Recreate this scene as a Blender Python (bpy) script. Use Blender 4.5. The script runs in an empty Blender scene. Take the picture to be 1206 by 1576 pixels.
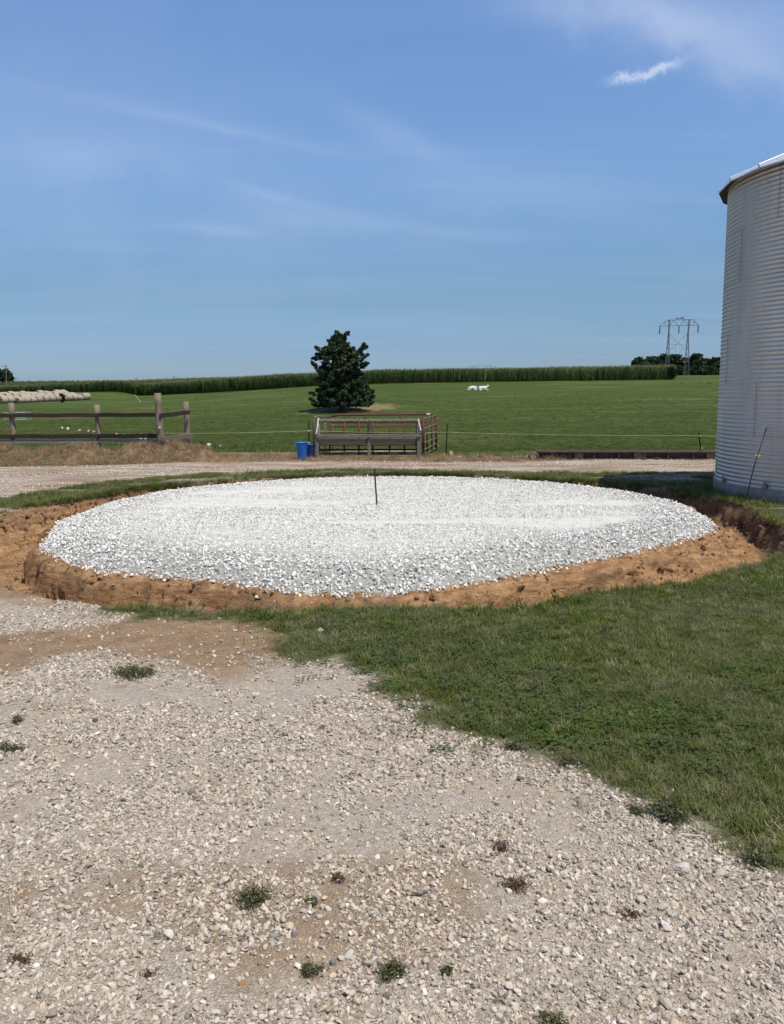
import bpy, bmesh, math, random
import numpy as np
from mathutils import Vector, Matrix, Euler
random.seed(7); rs = np.random.RandomState(7)
SC = bpy.context.scene
COL = SC.collection

# ------------------------------------------------------------------ camera
CF, CP, CT, CH = 1250.0, math.radians(8.19), math.radians(0.5), 1.7
_r0 = np.array([1, 0, 0.]); _u0 = np.array([0, math.sin(CP), math.cos(CP)]); _f0 = np.array([0, math.cos(CP), -math.sin(CP)])
CR = math.cos(CT)*_r0 - math.sin(CT)*_u0
CU = math.sin(CT)*_r0 + math.cos(CT)*_u0
cam = bpy.data.cameras.new('camera'); camo = bpy.data.objects.new('camera', cam); COL.objects.link(camo)
cam.sensor_fit = 'VERTICAL'; cam.sensor_height = 36.0; cam.lens = 36.0*CF/1576.0
cam.clip_start = 0.05; cam.clip_end = 12000
M = Matrix(((CR[0], CU[0], -_f0[0], 0), (CR[1], CU[1], -_f0[1], 0), (CR[2], CU[2], -_f0[2], CH), (0, 0, 0, 1)))
camo.matrix_world = M
SC.camera = camo
def ray(px, py): return (px-603)/CF*CR + (788-py)/CF*CU + _f0
def gp(px, py, z=0.0):
    d = ray(px, py); t = (z-CH)/d[2]; return np.array([d[0]*t, d[1]*t, z])
def atY(px, py, Y):
    d = ray(px, py); return d*Y/d[1] + np.array([0, 0, CH])

# ------------------------------------------------------------------ light
SUN_EL = math.radians(66.0); SUN_H = (0.68, -0.733)
sd = Vector((SUN_H[0]*math.cos(SUN_EL), SUN_H[1]*math.cos(SUN_EL), math.sin(SUN_EL))).normalized()
sun = bpy.data.lights.new('sun', 'SUN'); sun.energy = 4.6; sun.angle = math.radians(0.53); sun.color = (1.0, 0.945, 0.85)
suno = bpy.data.objects.new('sun', sun); COL.objects.link(suno)
suno.rotation_euler = sd.to_track_quat('Z', 'Y').to_euler(); suno.location = (20, -20, 40)

SC.view_settings.view_transform = 'Standard'; SC.view_settings.look = 'None'
SC.view_settings.gamma = 1.0; SC.view_settings.use_curve_mapping = False
SC.view_settings.exposure = 0.0

world = bpy.data.worlds.new('World'); SC.world = world; world.use_nodes = True
def build_world():
    nt = world.node_tree; N = nt.nodes; L = nt.links; N.clear()
    out = N.new('ShaderNodeOutputWorld'); bg = N.new('ShaderNodeBackground'); L.new(bg.outputs[0], out.inputs[0])
    sky = N.new('ShaderNodeTexSky'); sky.sky_type = 'NISHITA'; sky.sun_disc = False
    sky.sun_elevation = SUN_EL; sky.sun_rotation = math.atan2(SUN_H[0], SUN_H[1])
    sky.air_density = 1.0; sky.dust_density = 0.6; sky.ozone_density = 2.2; sky.altitude = 200
    bg.inputs[1].default_value = 0.11
    hs = N.new('ShaderNodeHueSaturation'); hs.inputs['Saturation'].default_value = 1.0; hs.inputs['Hue'].default_value = 0.5
    tc = N.new('ShaderNodeTexCoord'); D = tc.outputs['Generated']
    # the hazy summer air of the photograph: a bluer sky down to the horizon, by elevation only
    s0 = N.new('ShaderNodeSeparateXYZ'); L.new(D, s0.inputs[0]); rp_ = N.new('ShaderNodeValToRGB'); L.new(s0.outputs[2], rp_.inputs[0]); el = rp_.color_ramp.elements
    stops = [(0.0, (.46, .60, .92)), (.05, (.49, .63, .90)), (.12, (.585, .725, .85)), (.26, (.98, 1.16, 1.32)), (.40, (1.08, 1.31, 1.54)), (.7, (.9, 1.1, 1.3)), (1., (.85, 1.0, 1.2))]
    el[0].position = 0; el[0].color = (*[c*.5 for c in stops[0][1]], 1); el[1].position = 1; el[1].color = (*[c*.5 for c in stops[-1][1]], 1)
    for p_, c_ in stops[1:-1]:
        k_ = el.new(p_); k_.color = (*[c*.5 for c in c_], 1)
    mg = N.new('ShaderNodeMix'); mg.data_type = 'RGBA'; mg.blend_type = 'MULTIPLY'; mg.inputs[0].default_value = 1.0; mg.clamp_result = False
    L.new(sky.outputs[0], mg.inputs[6]); L.new(rp_.outputs[0], mg.inputs[7])
    vm = N.new('ShaderNodeVectorMath'); vm.operation = 'SCALE'; vm.inputs['Scale'].default_value = 2.0; L.new(mg.outputs[2], vm.inputs[0])
    L.new(vm.outputs[0], hs.inputs['Color'])
    def math_(op, a, b=None):
        n = N.new('ShaderNodeMath'); n.operation = op
        for i, v in enumerate((a, b)):
            if v is None: continue
            if isinstance(v, (int, float)): n.inputs[i].default_value = v
            else: L.new(v, n.inputs[i])
        return n.outputs[0]
    def dot(vec):
        n = N.new('ShaderNodeVectorMath'); n.operation = 'DOT_PRODUCT'; L.new(D, n.inputs[0]); n.inputs[1].default_value = vec
        return n.outputs['Value']
    # cirrus field on a cloud plane
    sep = N.new('ShaderNodeSeparateXYZ'); L.new(D, sep.inputs[0])
    zz = math_('ADD', math_('MAXIMUM', sep.outputs[2], 0.0), 0.12)
    cx = math_('DIVIDE', sep.outputs[0], zz); cy = math_('DIVIDE', sep.outputs[1], zz)
    cmb = N.new('ShaderNodeCombineXYZ'); L.new(cx, cmb.inputs[0]); L.new(cy, cmb.inputs[1])
    mp = N.new('ShaderNodeMapping'); mp.inputs['Rotation'].default_value = (0, 0, math.radians(38)); mp.inputs['Scale'].default_value = (0.55, 2.3, 1)
    L.new(cmb.outputs[0], mp.inputs[0])
    nz = N.new('ShaderNodeTexNoise'); nz.inputs['Scale'].default_value = 0.9; nz.inputs['Detail'].default_value = 7; nz.inputs['Roughness'].default_value = 0.58
    nz.inputs['Distortion'].default_value = 0.7
    L.new(mp.outputs[0], nz.inputs['Vector'])
    mr = N.new('ShaderNodeMapRange'); mr.interpolation_type = 'SMOOTHSTEP'; L.new(nz.outputs[0], mr.inputs[0])
    mr.inputs[1].default_value = 0.34; mr.inputs[2].default_value = 0.9; mr.inputs[3].default_value = 0; mr.inputs[4].default_value = 0.16
    total = mr.outputs[0]
    # fine ragged noise for single streaks
    nf = N.new('ShaderNodeTexNoise'); nf.inputs['Scale'].default_value = 9; nf.inputs['Detail'].default_value = 6; nf.inputs['Roughness'].default_value = 0.6
    L.new(D, nf.inputs['Vector'])
    n2_ = N.new('ShaderNodeTexNoise'); n2_.inputs['Scale'].default_value = 70; n2_.inputs['Detail'].default_value = 6; n2_.inputs['Roughness'].default_value = 0.65; L.new(D, n2_.inputs['Vector'])
    # px, py, half length, half width (radians), tilt, strength
    streaks = [(993, 112, .030, .0058, 14, .75), (1020, 103, .020, .0042, 20, .5), (958, 122, .014, .0048, 2, .55), (1080, 62, .17, .030, -24, .34), (900, 12, .11, .030, -10, .26), (1180, 40, .12, .05, -15, .22),
               (612, 210, .08, .016, -22, .16), (190, 165, .20, .012, -10, .07), (350, 200, .13, .006, -12, .12), (480, 330, .15, .018, -12, .09), (60, 200, .35, .16, -5, .12),
               (330, 353, .06, .007, -2, .16), (660, 350, .16, .009, -5, .12), (420, 300, .07, .006, -14, .12), (150, 240, .14, .03, -6, .13), (820, 300, .18, .03, -10, .12)]
    for (px, py, hl, hw, tilt, st) in streaks:
        d = ray(px, py); d = d/np.linalg.norm(d)
        a = np.array([1, 0, 0.]) - d*d[0]; a /= np.linalg.norm(a); b = np.cross(a, d); b = b if b[2] > 0 else -b
        t = math.radians(tilt); e1 = a*math.cos(t)+b*math.sin(t); e2 = -a*math.sin(t)+b*math.cos(t)
        wob = math_('MULTIPLY', math_('SUBTRACT', (n2_ if hl < .04 else nf).outputs[0], 0.5), hw*(6.0 if hl < .04 else 2.6))
        u = math_('DIVIDE', math_('SUBTRACT', dot(tuple(e1)), float(e1@d)), hl)
        v = math_('DIVIDE', math_('ADD', math_('SUBTRACT', dot(tuple(e2)), float(e2@d)), wob), hw)
        q = math_('ADD', math_('MULTIPLY', u, u), math_('MULTIPLY', v, v))
        g = math_('POWER', 2.71828, math_('MULTIPLY', q, -1.3))
        fr = math_('GREATER_THAN', dot(tuple(d)), 0.3)
        s = math_('MULTIPLY', math_('MULTIPLY', g, fr), math_('MULTIPLY', math_('ADD', nf.outputs[0], 0.5), st))
        total = math_('ADD', total, s)
    total = math_('MINIMUM', total, 0.9)
    mx = N.new('ShaderNodeMix'); mx.data_type = 'RGBA'
    L.new(total, mx.inputs[0]); L.new(hs.outputs[0], mx.inputs[6]); mx.inputs[7].default_value = (5.0, 5.9, 7.9, 1)
    L.new(mx.outputs[2], bg.inputs[0])
build_world()

# ------------------------------------------------------------------ numpy noise
def _hash(ix, iy, seed):
    h = (ix.astype(np.int64)*374761393 + iy.astype(np.int64)*668265263 + seed*1442695041) & 0xffffffff
    h = ((h ^ (h >> 13))*1274126177) & 0xffffffff
    return ((h ^ (h >> 16)) & 0xffff)/65535.0
def vnoise(x, y, seed=0):
    x = np.asarray(x, float); y = np.asarray(y, float)
    ix = np.floor(x); iy = np.floor(y); fx = x-ix; fy = y-iy
    fx = fx*fx*(3-2*fx); fy = fy*fy*(3-2*fy)
    a = _hash(ix, iy, seed); b = _hash(ix+1, iy, seed); c = _hash(ix, iy+1, seed); d = _hash(ix+1, iy+1, seed)
    return (a*(1-fx)+b*fx)*(1-fy) + (c*(1-fx)+d*fx)*fy
def fbm(x, y, seed=0, octv=4):
    s = 0; a = .5; t = 0
    for k in range(octv):
        s = s + a*vnoise(x*2**k+17.3*k, y*2**k-9.1*k, seed+k); t += a; a *= .5
    return s/t - .5
def sstep(a, b, x):
    t = np.clip((x-a)/(b-a), 0, 1); return t*t*(3-2*t)

# ------------------------------------------------------------------ ground layout
CC = np.array([-0.283, 11.846])
def _polar(pts, z):
    out = []
    for q in pts:
        p = gp(q[0], q[1], z)[:2]-CC; out.append((math.atan2(p[1], p[0]), math.hypot(*p)))
    out.sort(); th = np.array([o[0] for o in out]); r = np.array([o[1] for o in out])
    return np.r_[th-2*math.pi, th, th+2*math.pi], np.r_[r, r, r]
RIN = _polar([(640,731),(450,735),(850,740),(57,840),(75,815),(130,782),(250,753),(1103,802),(1080,785),(150,872),(300,885),(480,906),(600,908),(700,895),(860,865),(1000,838),(1075,820)], .04)
ROUT = _polar([(0,905),(60,920),(120,927),(300,937),(480,940),(600,937),(750,935),(900,918),(990,903),(1080,893),(1150,872),(1206,855),(1206,810),(1180,795),(1130,772),(1050,757),(950,745),(850,738),(640,730),(450,734),(330,742),(200,754),(130,768),(50,785)], 0)
def rin_(th):
    return np.interp(th, *RIN) - .07*np.clip(-np.sin(th), 0, 1) + .10*fbm(np.cos(th)*9+5, np.sin(th)*9, 3, 3)
def rout_(th):
    left = np.exp(-((np.abs(th)-math.pi)/.35)**2)
    return np.interp(th, *ROUT) + .22*fbm(np.cos(th)*8+5, np.sin(th)*8, 11, 2) + .25*left
def polyw(pts, z=0.0):
    w = np.array([gp(p[0], p[1], z)[:2] for p in pts]); return w[np.argsort(w[:, 0])]
LAWN = polyw([(440,1003),(520,1015),(590,1070),(650,1095),(790,1155),(900,1180),(1000,1240),(1100,1280),(1206,1335)])
LAWN = np.vstack([[-3.2, 9.0], [-1.55, 6.35], LAWN, [2.2, 2.1], [4, 1.0], [30, -8]])
DIRT = polyw([(0,1035),(130,1003),(260,1012),(340,1030),(430,1000)])
RNEAR = polyw([(0,768),(100,750),(200,737),(320,729),(480,724),(620,723),(800,725),(1000,727),(1098,728)])
RFAR = polyw([(0,718),(150,716),(320,711),(480,710),(620,711),(800,711),(900,707),(1098,704)])
PNEAR = polyw([(0,694),(150,694),(240,696),(320,697),(450,697),(560,701),(700,702),(830,703),(1098,703)])
XB = [-0.5, 0, 250, 480, 603, 750, 920, 1040, 1206]
def _hz(px): return 608+ (603-px)*.0087
# corn edge: depth, ground height there, height at 450 m, profile exponent - all against lateral slope a = X/Y
_px = np.array([0, 200, 320, 480, 600, 750, 920, 1040, 1206.])
_A = (_px-603)/CF
_YC = np.array([222, 205, 182, 168, 160, 160, 160, 160, 160.])
_YB = np.array([611, 610, 605, 595, 590, 588, 586.5, 584.5, 583.])
_ZC = 1.7 + (_hz(_px)-_YB)/CF*_YC
_ZF = np.array([7.6, 7.4, 8.0, 8.4, 8.6, 8.8, 9.2, 9.6, 9.8])
_PW = np.array([3.0, 2.8, 2.3, 2.0, 1.9, 1.9, 1.8, 1.8, 1.8])
def far_z(X, Y):
    Ys = np.maximum(Y, 1.0); a = np.clip(X/Ys, -.62, .62)
    yc = np.interp(a, _A, _YC); zc = np.interp(a, _A, _ZC); zf = np.interp(a, _A, _ZF); pw = np.interp(a, _A, _PW)
    t = np.clip((Y-24)/(yc-24), 0, 1)
    z1 = zc*t**pw
    u = np.clip((Y-yc)/(450-yc), 0, 1)
    z2 = zc + (zf-zc)*(1-(1-u)**1.7)
    z = np.where(Y < yc, z1, z2)
    z = z - np.clip((Y-520)/3500, 0, 1)*6
    u_ = (X+76.7)*(-.9135)+(Y-165)*.4067; z = z + 1.35*sstep(.3, 11, u_)*sstep(230, 200, Y)*sstep(150, 158, Y)*sstep(-52, -58, X)
    xt = (526-603)/CF*68; z = z + .62*sstep(66.8, 73.5, Y)*(1-sstep(77, 100, Y))*np.exp(-((X-xt-.8)/6.5)**2)
    amp = sstep(26, 60, Y)
    return z + amp*(.35*fbm(X/23, Y/23, 31, 3)) * (1-.6*sstep(140, 200, Y))
def zones(X, Y):
    """distances used by heights, colours and scatter"""
    dx = X-CC[0]; dy = Y-CC[1]; r = np.hypot(dx, dy); th = np.arctan2(dy, dx)
    return r, th, rin_(th), rout_(th)
def lawn_edge(X, Y):      # >0 on the lawn
    e = Y - np.interp(X, LAWN[:, 0], LAWN[:, 1])
    e = np.where(X < LAWN[0, 0], -.5, e)
    e = e+(.42*fbm(X*2, Y*2, 59, 3)+.34*fbm(X*6.5, Y*6.5, 60, 3))*(Y < 7.5)
    # a thin broken ribbon of grass runs left along the lip of the trench
    rr_ = np.hypot(X-CC[0], Y-CC[1])-5.62; e = np.maximum(e, np.where((X < -.4) & (X > -2.4) & (Y < 9), .18-np.abs(rr_-.15)*1.5-.05*np.abs(X+1.2)+.55*fbm(X*4, Y*4, 58, 3), -9))
    return e
def height(X, Y):
    X = np.asarray(X, float); Y = np.asarray(Y, float)
    r, th, ri, ro = zones(X, Y)
    z = .035*fbm(X*.9, Y*.9, 1, 3) + .012*fbm(X*7, Y*7, 2, 3)
    z = np.where(Y > 20, z, z)
    # hay heap along the fence
    hay = sstep(23.7, 22.9, Y)*sstep(21.3, 22.0, Y)*sstep(-3.5, -6.3, X)
    z = z + hay*(.08+.30*sstep(.25, .8, vnoise(X*1.3, Y*1.1, 40))+.16*fbm(X*5, Y*5, 41, 3))
    z = z + far_z(X, Y)
    # pad and trench
    D = .40
    fr_ = np.clip(.5-np.sin(th)*.7, 0, 1)
    inn = z*.3 + .035 + .03*(1-np.clip(r/ri, 0, 1)**2) + .085*fr_*sstep(.3, 2.5, r) - (.06+.10*fr_)*np.clip((r-(ri-.62))/.62, 0, 1)**1.7 + .022*fbm(X*3, Y*3, 5, 3)
    steep = .22 + .45*np.exp(-((th+.55)/.75)**2)
    clod = fbm(X*4, Y*4, 6, 3)+1.1*fbm(X*12, Y*12, 7, 3)
    sl = (r-ri)/steep
    ledge = .05*clod
    gent = np.exp(-((th+.5)/.6)**2); led = .13+.12*fbm(np.cos(th)*11, np.sin(th)*11, 14, 3)*2*(np.abs(th) > 0); u1 = r-ri
    step = -.03 - .07*np.clip(u1/np.maximum(led, .03), 0, 1) - (D-.10)*np.clip((u1-led)/.10, 0, 1)
    soil = (-.03 - (D-.03)*np.clip(sl, 0, 1)**.85)*gent + step*(1-gent) + ledge*np.sin(np.clip(sl, 0, 1)*math.pi)*(1.5+2.5*gent) + .05*np.abs(clod)*sstep(0, .1, sl)
    wall_w = .16 + .07*vnoise(X*4, Y*4, 8) + .62*np.exp(-((np.abs(th)-2.95)/.26)**2)
    wl = np.clip((r-(ro-wall_w))/wall_w, 0, 1)
    base = soil
    floor_n = .02*fbm(X*4, Y*4, 9, 3)
    base = base + floor_n
    wallz = base*(1-wl**1.2) + z*wl**1.2 + np.sin(wl*math.pi)*.22*clod
    out = np.where(r < ri, inn, np.where(r < ro, wallz, z))
    return out

def mesh_np(name, V, Fc, mat=None, smooth=True, attrs=None, link=True, parent=None):
    me = bpy.data.meshes.new(name); V = np.ascontiguousarray(V, dtype=np.float32); Fc = np.ascontiguousarray(Fc, dtype=np.int32)
    n, k = Fc.shape
    me.vertices.add(len(V)); me.vertices.foreach_set('co', V.ravel())
    me.loops.add(n*k); me.loops.foreach_set('vertex_index', Fc.ravel())
    me.polygons.add(n); me.polygons.foreach_set('loop_start', np.arange(0, n*k, k, dtype=np.int32))
    me.polygons.foreach_set('use_smooth', np.full(n, smooth, dtype=bool))
    me.update(calc_edges=True)
    for an, av in (attrs or {}).items():
        dom = 'POINT' if len(av) == len(V) else 'FACE'
        at = me.attributes.new(an, 'FLOAT', dom); at.data.foreach_set('value', np.ascontiguousarray(av, dtype=np.float32))
    if mat: me.materials.append(mat)
    me.validate(); o = bpy.data.objects.new(name, me)
    if link: COL.objects.link(o)
    if parent: o.parent = parent
    return o
def tag(o, label=None, cat=None, group=None, kind=None):
    if label: o['label'] = label
    if cat: o['category'] = cat
    if group: o['group'] = group
    if kind: o['kind'] = kind
    return o
def empty(name, loc, rz=0, **k):
    o = bpy.data.objects.new(name, None); COL.objects.link(o); o.location = loc; o.rotation_euler = (0, 0, rz)
    o.empty_display_size = .1; tag(o, **k); return o

# ------------------------------------------------------------------ materials
class MB:
    def __init__(s, name):
        s.m = bpy.data.materials.new(name); s.m.use_nodes = True; s.nt = s.m.node_tree; s.N = s.nt.nodes; s.L = s.nt.links
        s.b = s.N['Principled BSDF']
    def val(s, v, sock):
        if isinstance(v, (int, float)): sock.default_value = v
        elif isinstance(v, tuple): sock.default_value = v if len(v) == 4 or sock.type == 'VECTOR' else (*v, 1)
        else: s.L.new(v, sock)
    def math(s, op, a, b=0.0, clamp=False):
        n = s.N.new('ShaderNodeMath'); n.operation = op; n.use_clamp = clamp; s.val(a, n.inputs[0]); s.val(b, n.inputs[1]); return n.outputs[0]
    def mix(s, f, a, b, mode='MIX'):
        n = s.N.new('ShaderNodeMix'); n.data_type = 'RGBA'; n.blend_type = mode; s.val(f, n.inputs[0]); s.val(a, n.inputs[6]); s.val(b, n.inputs[7]); return n.outputs[2]
    def pos(s):
        return s.N.new('ShaderNodeNewGeometry').outputs['Position']
    def obj(s):
        return s.N.new('ShaderNodeTexCoord').outputs['Object']
    def map(s, v, sc=(1, 1, 1), rot=(0, 0, 0)):
        n = s.N.new('ShaderNodeMapping'); s.L.new(v, n.inputs[0]); n.inputs['Scale'].default_value = sc; n.inputs['Rotation'].default_value = rot; return n.outputs[0]
    def noise(s, v, scale, det=4, rough=.55, dist=0):
        n = s.N.new('ShaderNodeTexNoise'); s.L.new(v, n.inputs['Vector']); n.inputs['Scale'].default_value = scale; n.inputs['Detail'].default_value = det
        n.inputs['Roughness'].default_value = rough; n.inputs['Distortion'].default_value = dist; return n.outputs[0]
    def voro(s, v, scale, feat='F1', out='Distance'):
        n = s.N.new('ShaderNodeTexVoronoi'); n.feature = feat; s.L.new(v, n.inputs['Vector']); n.inputs['Scale'].default_value = scale; return n.outputs[out]
    def rng(s, v, a, b, c=0., d=1.):
        n = s.N.new('ShaderNodeMapRange'); s.val(v, n.inputs[0]); n.inputs[1].default_value = a; n.inputs[2].default_value = b; n.inputs[3].default_value = c; n.inputs[4].default_value = d; return n.outputs[0]
    def ramp(s, v, stops):
        n = s.N.new('ShaderNodeValToRGB'); s.val(v, n.inputs[0]); e = n.color_ramp.elements
        while len(e) > 1: e.remove(e[-1])
        e[0].position = stops[0][0]; e[0].color = (*stops[0][1], 1)
        for p, c in stops[1:]:
            k = e.new(p); k.color = (*c, 1)
        return n.outputs[0]
    def attr(s, name):
        n = s.N.new('ShaderNodeAttribute'); n.attribute_name = name; return n.outputs['Fac']
    def rand(s):
        return s.N.new('ShaderNodeObjectInfo').outputs['Random']
    def bump(s, h, dist, strength=1.0, nrm=None):
        n = s.N.new('ShaderNodeBump'); s.L.new(h, n.inputs['Height']); n.inputs['Distance'].default_value = dist; n.inputs['Strength'].default_value = strength
        if nrm: s.L.new(nrm, n.inputs['Normal'])
        s.L.new(n.outputs[0], s.b.inputs['Normal']); return n.outputs[0]
    def out(s, col, rough=.9, metal=0., spec=None):
        s.val(col, s.b.inputs['Base Color']); s.val(rough, s.b.inputs['Roughness']); s.val(metal, s.b.inputs['Metallic'])
        if spec is not None: s.b.inputs['Specular IOR Level'].default_value = spec
        return s.m
    def translucent(s, col, fac):
        t = s.N.new('ShaderNodeBsdfTranslucent'); s.val(col, t.inputs[0]); mx = s.N.new('ShaderNodeMixShader'); mx.inputs[0].default_value = fac
        o = [n for n in s.N if n.type == 'OUTPUT_MATERIAL'][0]
        s.L.new(s.b.outputs[0], mx.inputs[1]); s.L.new(t.outputs[0], mx.inputs[2]); s.L.new(mx.outputs[0], o.inputs[0])

def simple(name, c, rough=.8, metal=0., var=.25, sc=8, bump=.002, streak=(1, 1, 1), c2=None, spec=None):
    b = MB(name); v = b.map(b.obj(), streak); n = b.noise(v, sc, 5, .6)
    c2 = c2 or tuple(x*(1-var) for x in c); c1 = tuple(min(1, x*(1+var*.6)) for x in c)
    col = b.ramp(n, [(.3, c2), (.55, c), (.8, c1)])
    b.bump(n, bump); return b.out(col, rough, metal, spec)

def ground_material():
    b = MB('ground'); p = b.pos()
    white, soil, grass, road, hay = [b.attr(x) for x in ('w_white', 'w_soil', 'w_grass', 'w_road', 'w_hay')]; far = b.attr('w_far'); deep = b.attr('w_deep')
    n1 = b.noise(p, .9, 5, .6); n2 = b.noise(p, 6, 5, .65); n3 = b.noise(p, 45, 4, .7); n4 = b.noise(p, 160, 3, .7)
    v1 = b.voro(p, 75, 'F1', 'Color'); v1d = b.voro(p, 75, 'DISTANCE_TO_EDGE')
    sepc = b.N.new('ShaderNodeSeparateColor'); b.L.new(v1, sepc.inputs[0])
    # tan drive with fines
    tan = b.ramp(b.math('ADD', b.math('MULTIPLY', n2, .6), b.math('MULTIPLY', n1, .4)), [(.3, (.23, .16, .095)), (.45, (.37, .285, .185)), (.62, (.49, .40, .285))])
    peb = b.ramp(sepc.outputs[0], [(0, (.22, .19, .16)), (.4, (.40, .35, .30)), (.75, (.50, .46, .41)), (1, (.62, .59, .54))])
    tan = b.mix(b.rng(v1d, .02, .14, .15, .62), tan, peb)
    tan = b.mix(.5, tan, b.ramp(n3, [(.3, (.19, .14, .10)), (.6, (.46, .40, .33))]))
    tan = b.mix(b.rng(b.noise(p, 1.7, 4, .6), .5, .66, 0, .6), tan, b.ramp(n3, [(.3, (.33, .235, .155)), (.65, (.46, .37, .27))]))
    tan = b.mix(b.rng(b.noise(p, 3.3, 3, .6), .62, .74, 0, .7), tan, (.26, .15, .085))
    # packed brown dirt
    dirt = b.ramp(b.math('ADD', b.math('MULTIPLY', n2, .5), b.math('MULTIPLY', n3, .5)), [(.32, (.15, .09, .052)), (.5, (.265, .175, .10)), (.68, (.39, .275, .165))])
    dirtm = b.attr('w_dirt')
    col = b.mix(dirtm, tan, dirt)
    # white stone fines
    wh = b.ramp(b.math('ADD', b.math('MULTIPLY', n3, .55), b.math('MULTIPLY', n2, .45)), [(.33, (.46, .43, .37)), (.5, (.67, .64, .57)), (.68, (.80, .77, .69))])
    wh = b.mix(b.attr('w_gap_shade'), wh, b.ramp(n3, [(.35, (.17, .16, .14)), (.65, (.44, .42, .37))]))  # dark grey base paints the shade in gaps between open stones
    wh = b.mix(b.math('MULTIPLY', dirtm, .6), wh, (.34, .25, .17))
    col = b.mix(white, col, wh)
    # farm road
    rd = b.ramp(b.math('ADD', b.math('MULTIPLY', n3, .6), b.math('MULTIPLY', b.noise(b.map(p, (.25, 1.6, 1)), 2.2, 5, .65), .4)), [(.42, (.19, .12, .07)), (.51, (.34, .255, .175)), (.60, (.60, .54, .45))])
    col = b.mix(road, col, rd)
    # straw
    hy = b.ramp(b.math('ADD', b.math('MULTIPLY', n3, .5), b.math('MULTIPLY', n2, .5)), [(.34, (.10, .060, .033)), (.5, (.24, .155, .085)), (.66, (.38, .27, .155))])
    col = b.mix(hay, col, hy)
    # lawn undersoil / thatch
    gr = b.ramp(b.math('ADD', b.math('MULTIPLY', n2, .45), b.math('MULTIPLY', n3, .55)), [(.33, (.036, .042, .013)), (.5, (.070, .078, .026)), (.68, (.14, .125, .06))])
    col = b.mix(grass, col, gr)
    # excavated clay
    st = b.noise(b.map(p, (1, 1, 5)), 5, 5, .65)
    so = b.ramp(b.math('ADD', b.math('MULTIPLY', st, .65), b.math('MULTIPLY', n3, .35)), [(.34, (.14, .070, .030)), (.45, (.28, .150, .066)), (.56, (.40, .235, .115)), (.70, (.50, .335, .195))])
    so = b.mix(b.rng(b.noise(b.map(p, (1, 1, 2.5)), 9, 5, .7), .53, .66, 0, .75), so, (.075, .040, .020))
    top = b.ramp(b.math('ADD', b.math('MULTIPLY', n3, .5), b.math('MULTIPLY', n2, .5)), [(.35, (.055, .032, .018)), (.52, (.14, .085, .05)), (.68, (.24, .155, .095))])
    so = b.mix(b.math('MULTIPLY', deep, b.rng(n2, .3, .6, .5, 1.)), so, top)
    col = b.mix(soil, col, so)
    # pasture far away
    pf = b.ramp(b.math('ADD', b.math('MULTIPLY', b.noise(b.map(p, (.22, .8, 1)), .35, 6, .62), .6), b.math('MULTIPLY', b.noise(p, 2.2, 5, .7), .4)),
                [(.34, (.030, .050, .007)), (.47, (.050, .076, .010)), (.58, (.070, .094, .014)), (.7, (.106, .110, .026))])
    pf = b.mix(b.rng(b.noise(b.map(p, (.05, .12, 1)), 1., 4, .6), .50, .68, 0, .55), pf, (.150, .145, .045))
    pf = b.mix(b.rng(b.noise(b.map(p, (.03, .09, 1)), 1.3, 5, .65), .48, .62, 0, .5), pf, (.040, .062, .010))
    bt = b.attr('w_bare'); pf = b.mix(bt, pf, (.215, .165, .085))
    col = b.mix(far, col, pf)
    h = b.math('ADD', b.math('MULTIPLY', n3, .5), b.math('MULTIPLY', b.math('MINIMUM', v1d, .3), 1.2))
    h = b.math('ADD', h, b.math('MULTIPLY', n4, .2)); h = b.math('ADD', h, b.math('MULTIPLY', b.math('MULTIPLY', soil, st), 2.0))
    b.bump(h, .012, .9)
    return b.out(col, .95, 0, .15)

def stone_material(name, stops, dust):
    b = MB(name); r = b.rand(); col = b.ramp(r, stops); n = b.noise(b.pos(), 60, 4, .65)
    col = b.mix(b.rng(n, .4, .7, 0, .35), col, dust); b.bump(b.noise(b.pos(), 140, 3, .6), .0015)
    return b.out(col, .88, 0, .25)
def blade_material(name, stops, patch, tr=.3, sc=1.2):
    b = MB(name); r = b.rand(); col = b.ramp(r, stops); n = b.noise(b.pos(), sc, 4, .6)
    col = b.mix(b.rng(n, .44, .62, 0, .72), col, patch)
    n2 = b.noise(b.pos(), sc*3.7, 3, .6); col = b.mix(b.rng(n2, .35, .7, .45, 0), col, (.040, .062, .012))
    m = b.out(col, .6, 0, .2); b.translucent(col, tr); return m
def leaf_material(name, stops, tr=.2, rough=.55, spec=.3):
    b = MB(name); col = b.ramp(b.attr('tint'), stops); m = b.out(col, rough, 0, spec); b.translucent(col, tr); return m
def galvanised():
    b = MB('galvanised_steel'); o = b.obj(); p = b.pos()
    n = b.noise(b.map(p, (2.2, 2.2, .35)), 2.0, 6, .65); sp = b.noise(p, 35, 3, .5); big = b.noise(p, .8, 3, .5)
    col = b.ramp(b.math('ADD', b.math('MULTIPLY', n, .7), b.math('MULTIPLY', sp, .3)), [(.35, (.46, .43, .39)), (.5, (.52, .487, .445)), (.66, (.56, .525, .48))])
    col = b.mix(b.rng(big, .55, .75, 0, .35), col, (.36, .33, .30))
    b.bump(sp, .0008); b.out(col, b.rng(sp, .3, .7, .36, .46), .62, .5); return b.m
def wood(name, c, dark):
    b = MB(name); v = b.map(b.obj(), (14, 14, 1.2)); n = b.noise(v, 3, 6, .7, .6)
    n2 = b.noise(b.obj(), 2.2, 4, .6)
    col = b.mix(b.rng(n2, .4, .7, 0, .5), b.ramp(n, [(.32, dark), (.5, c), (.7, tuple(min(1, x*1.35) for x in c))]), dark)
    b.bump(n, .006); return b.out(col, .9, 0, .2)
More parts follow.
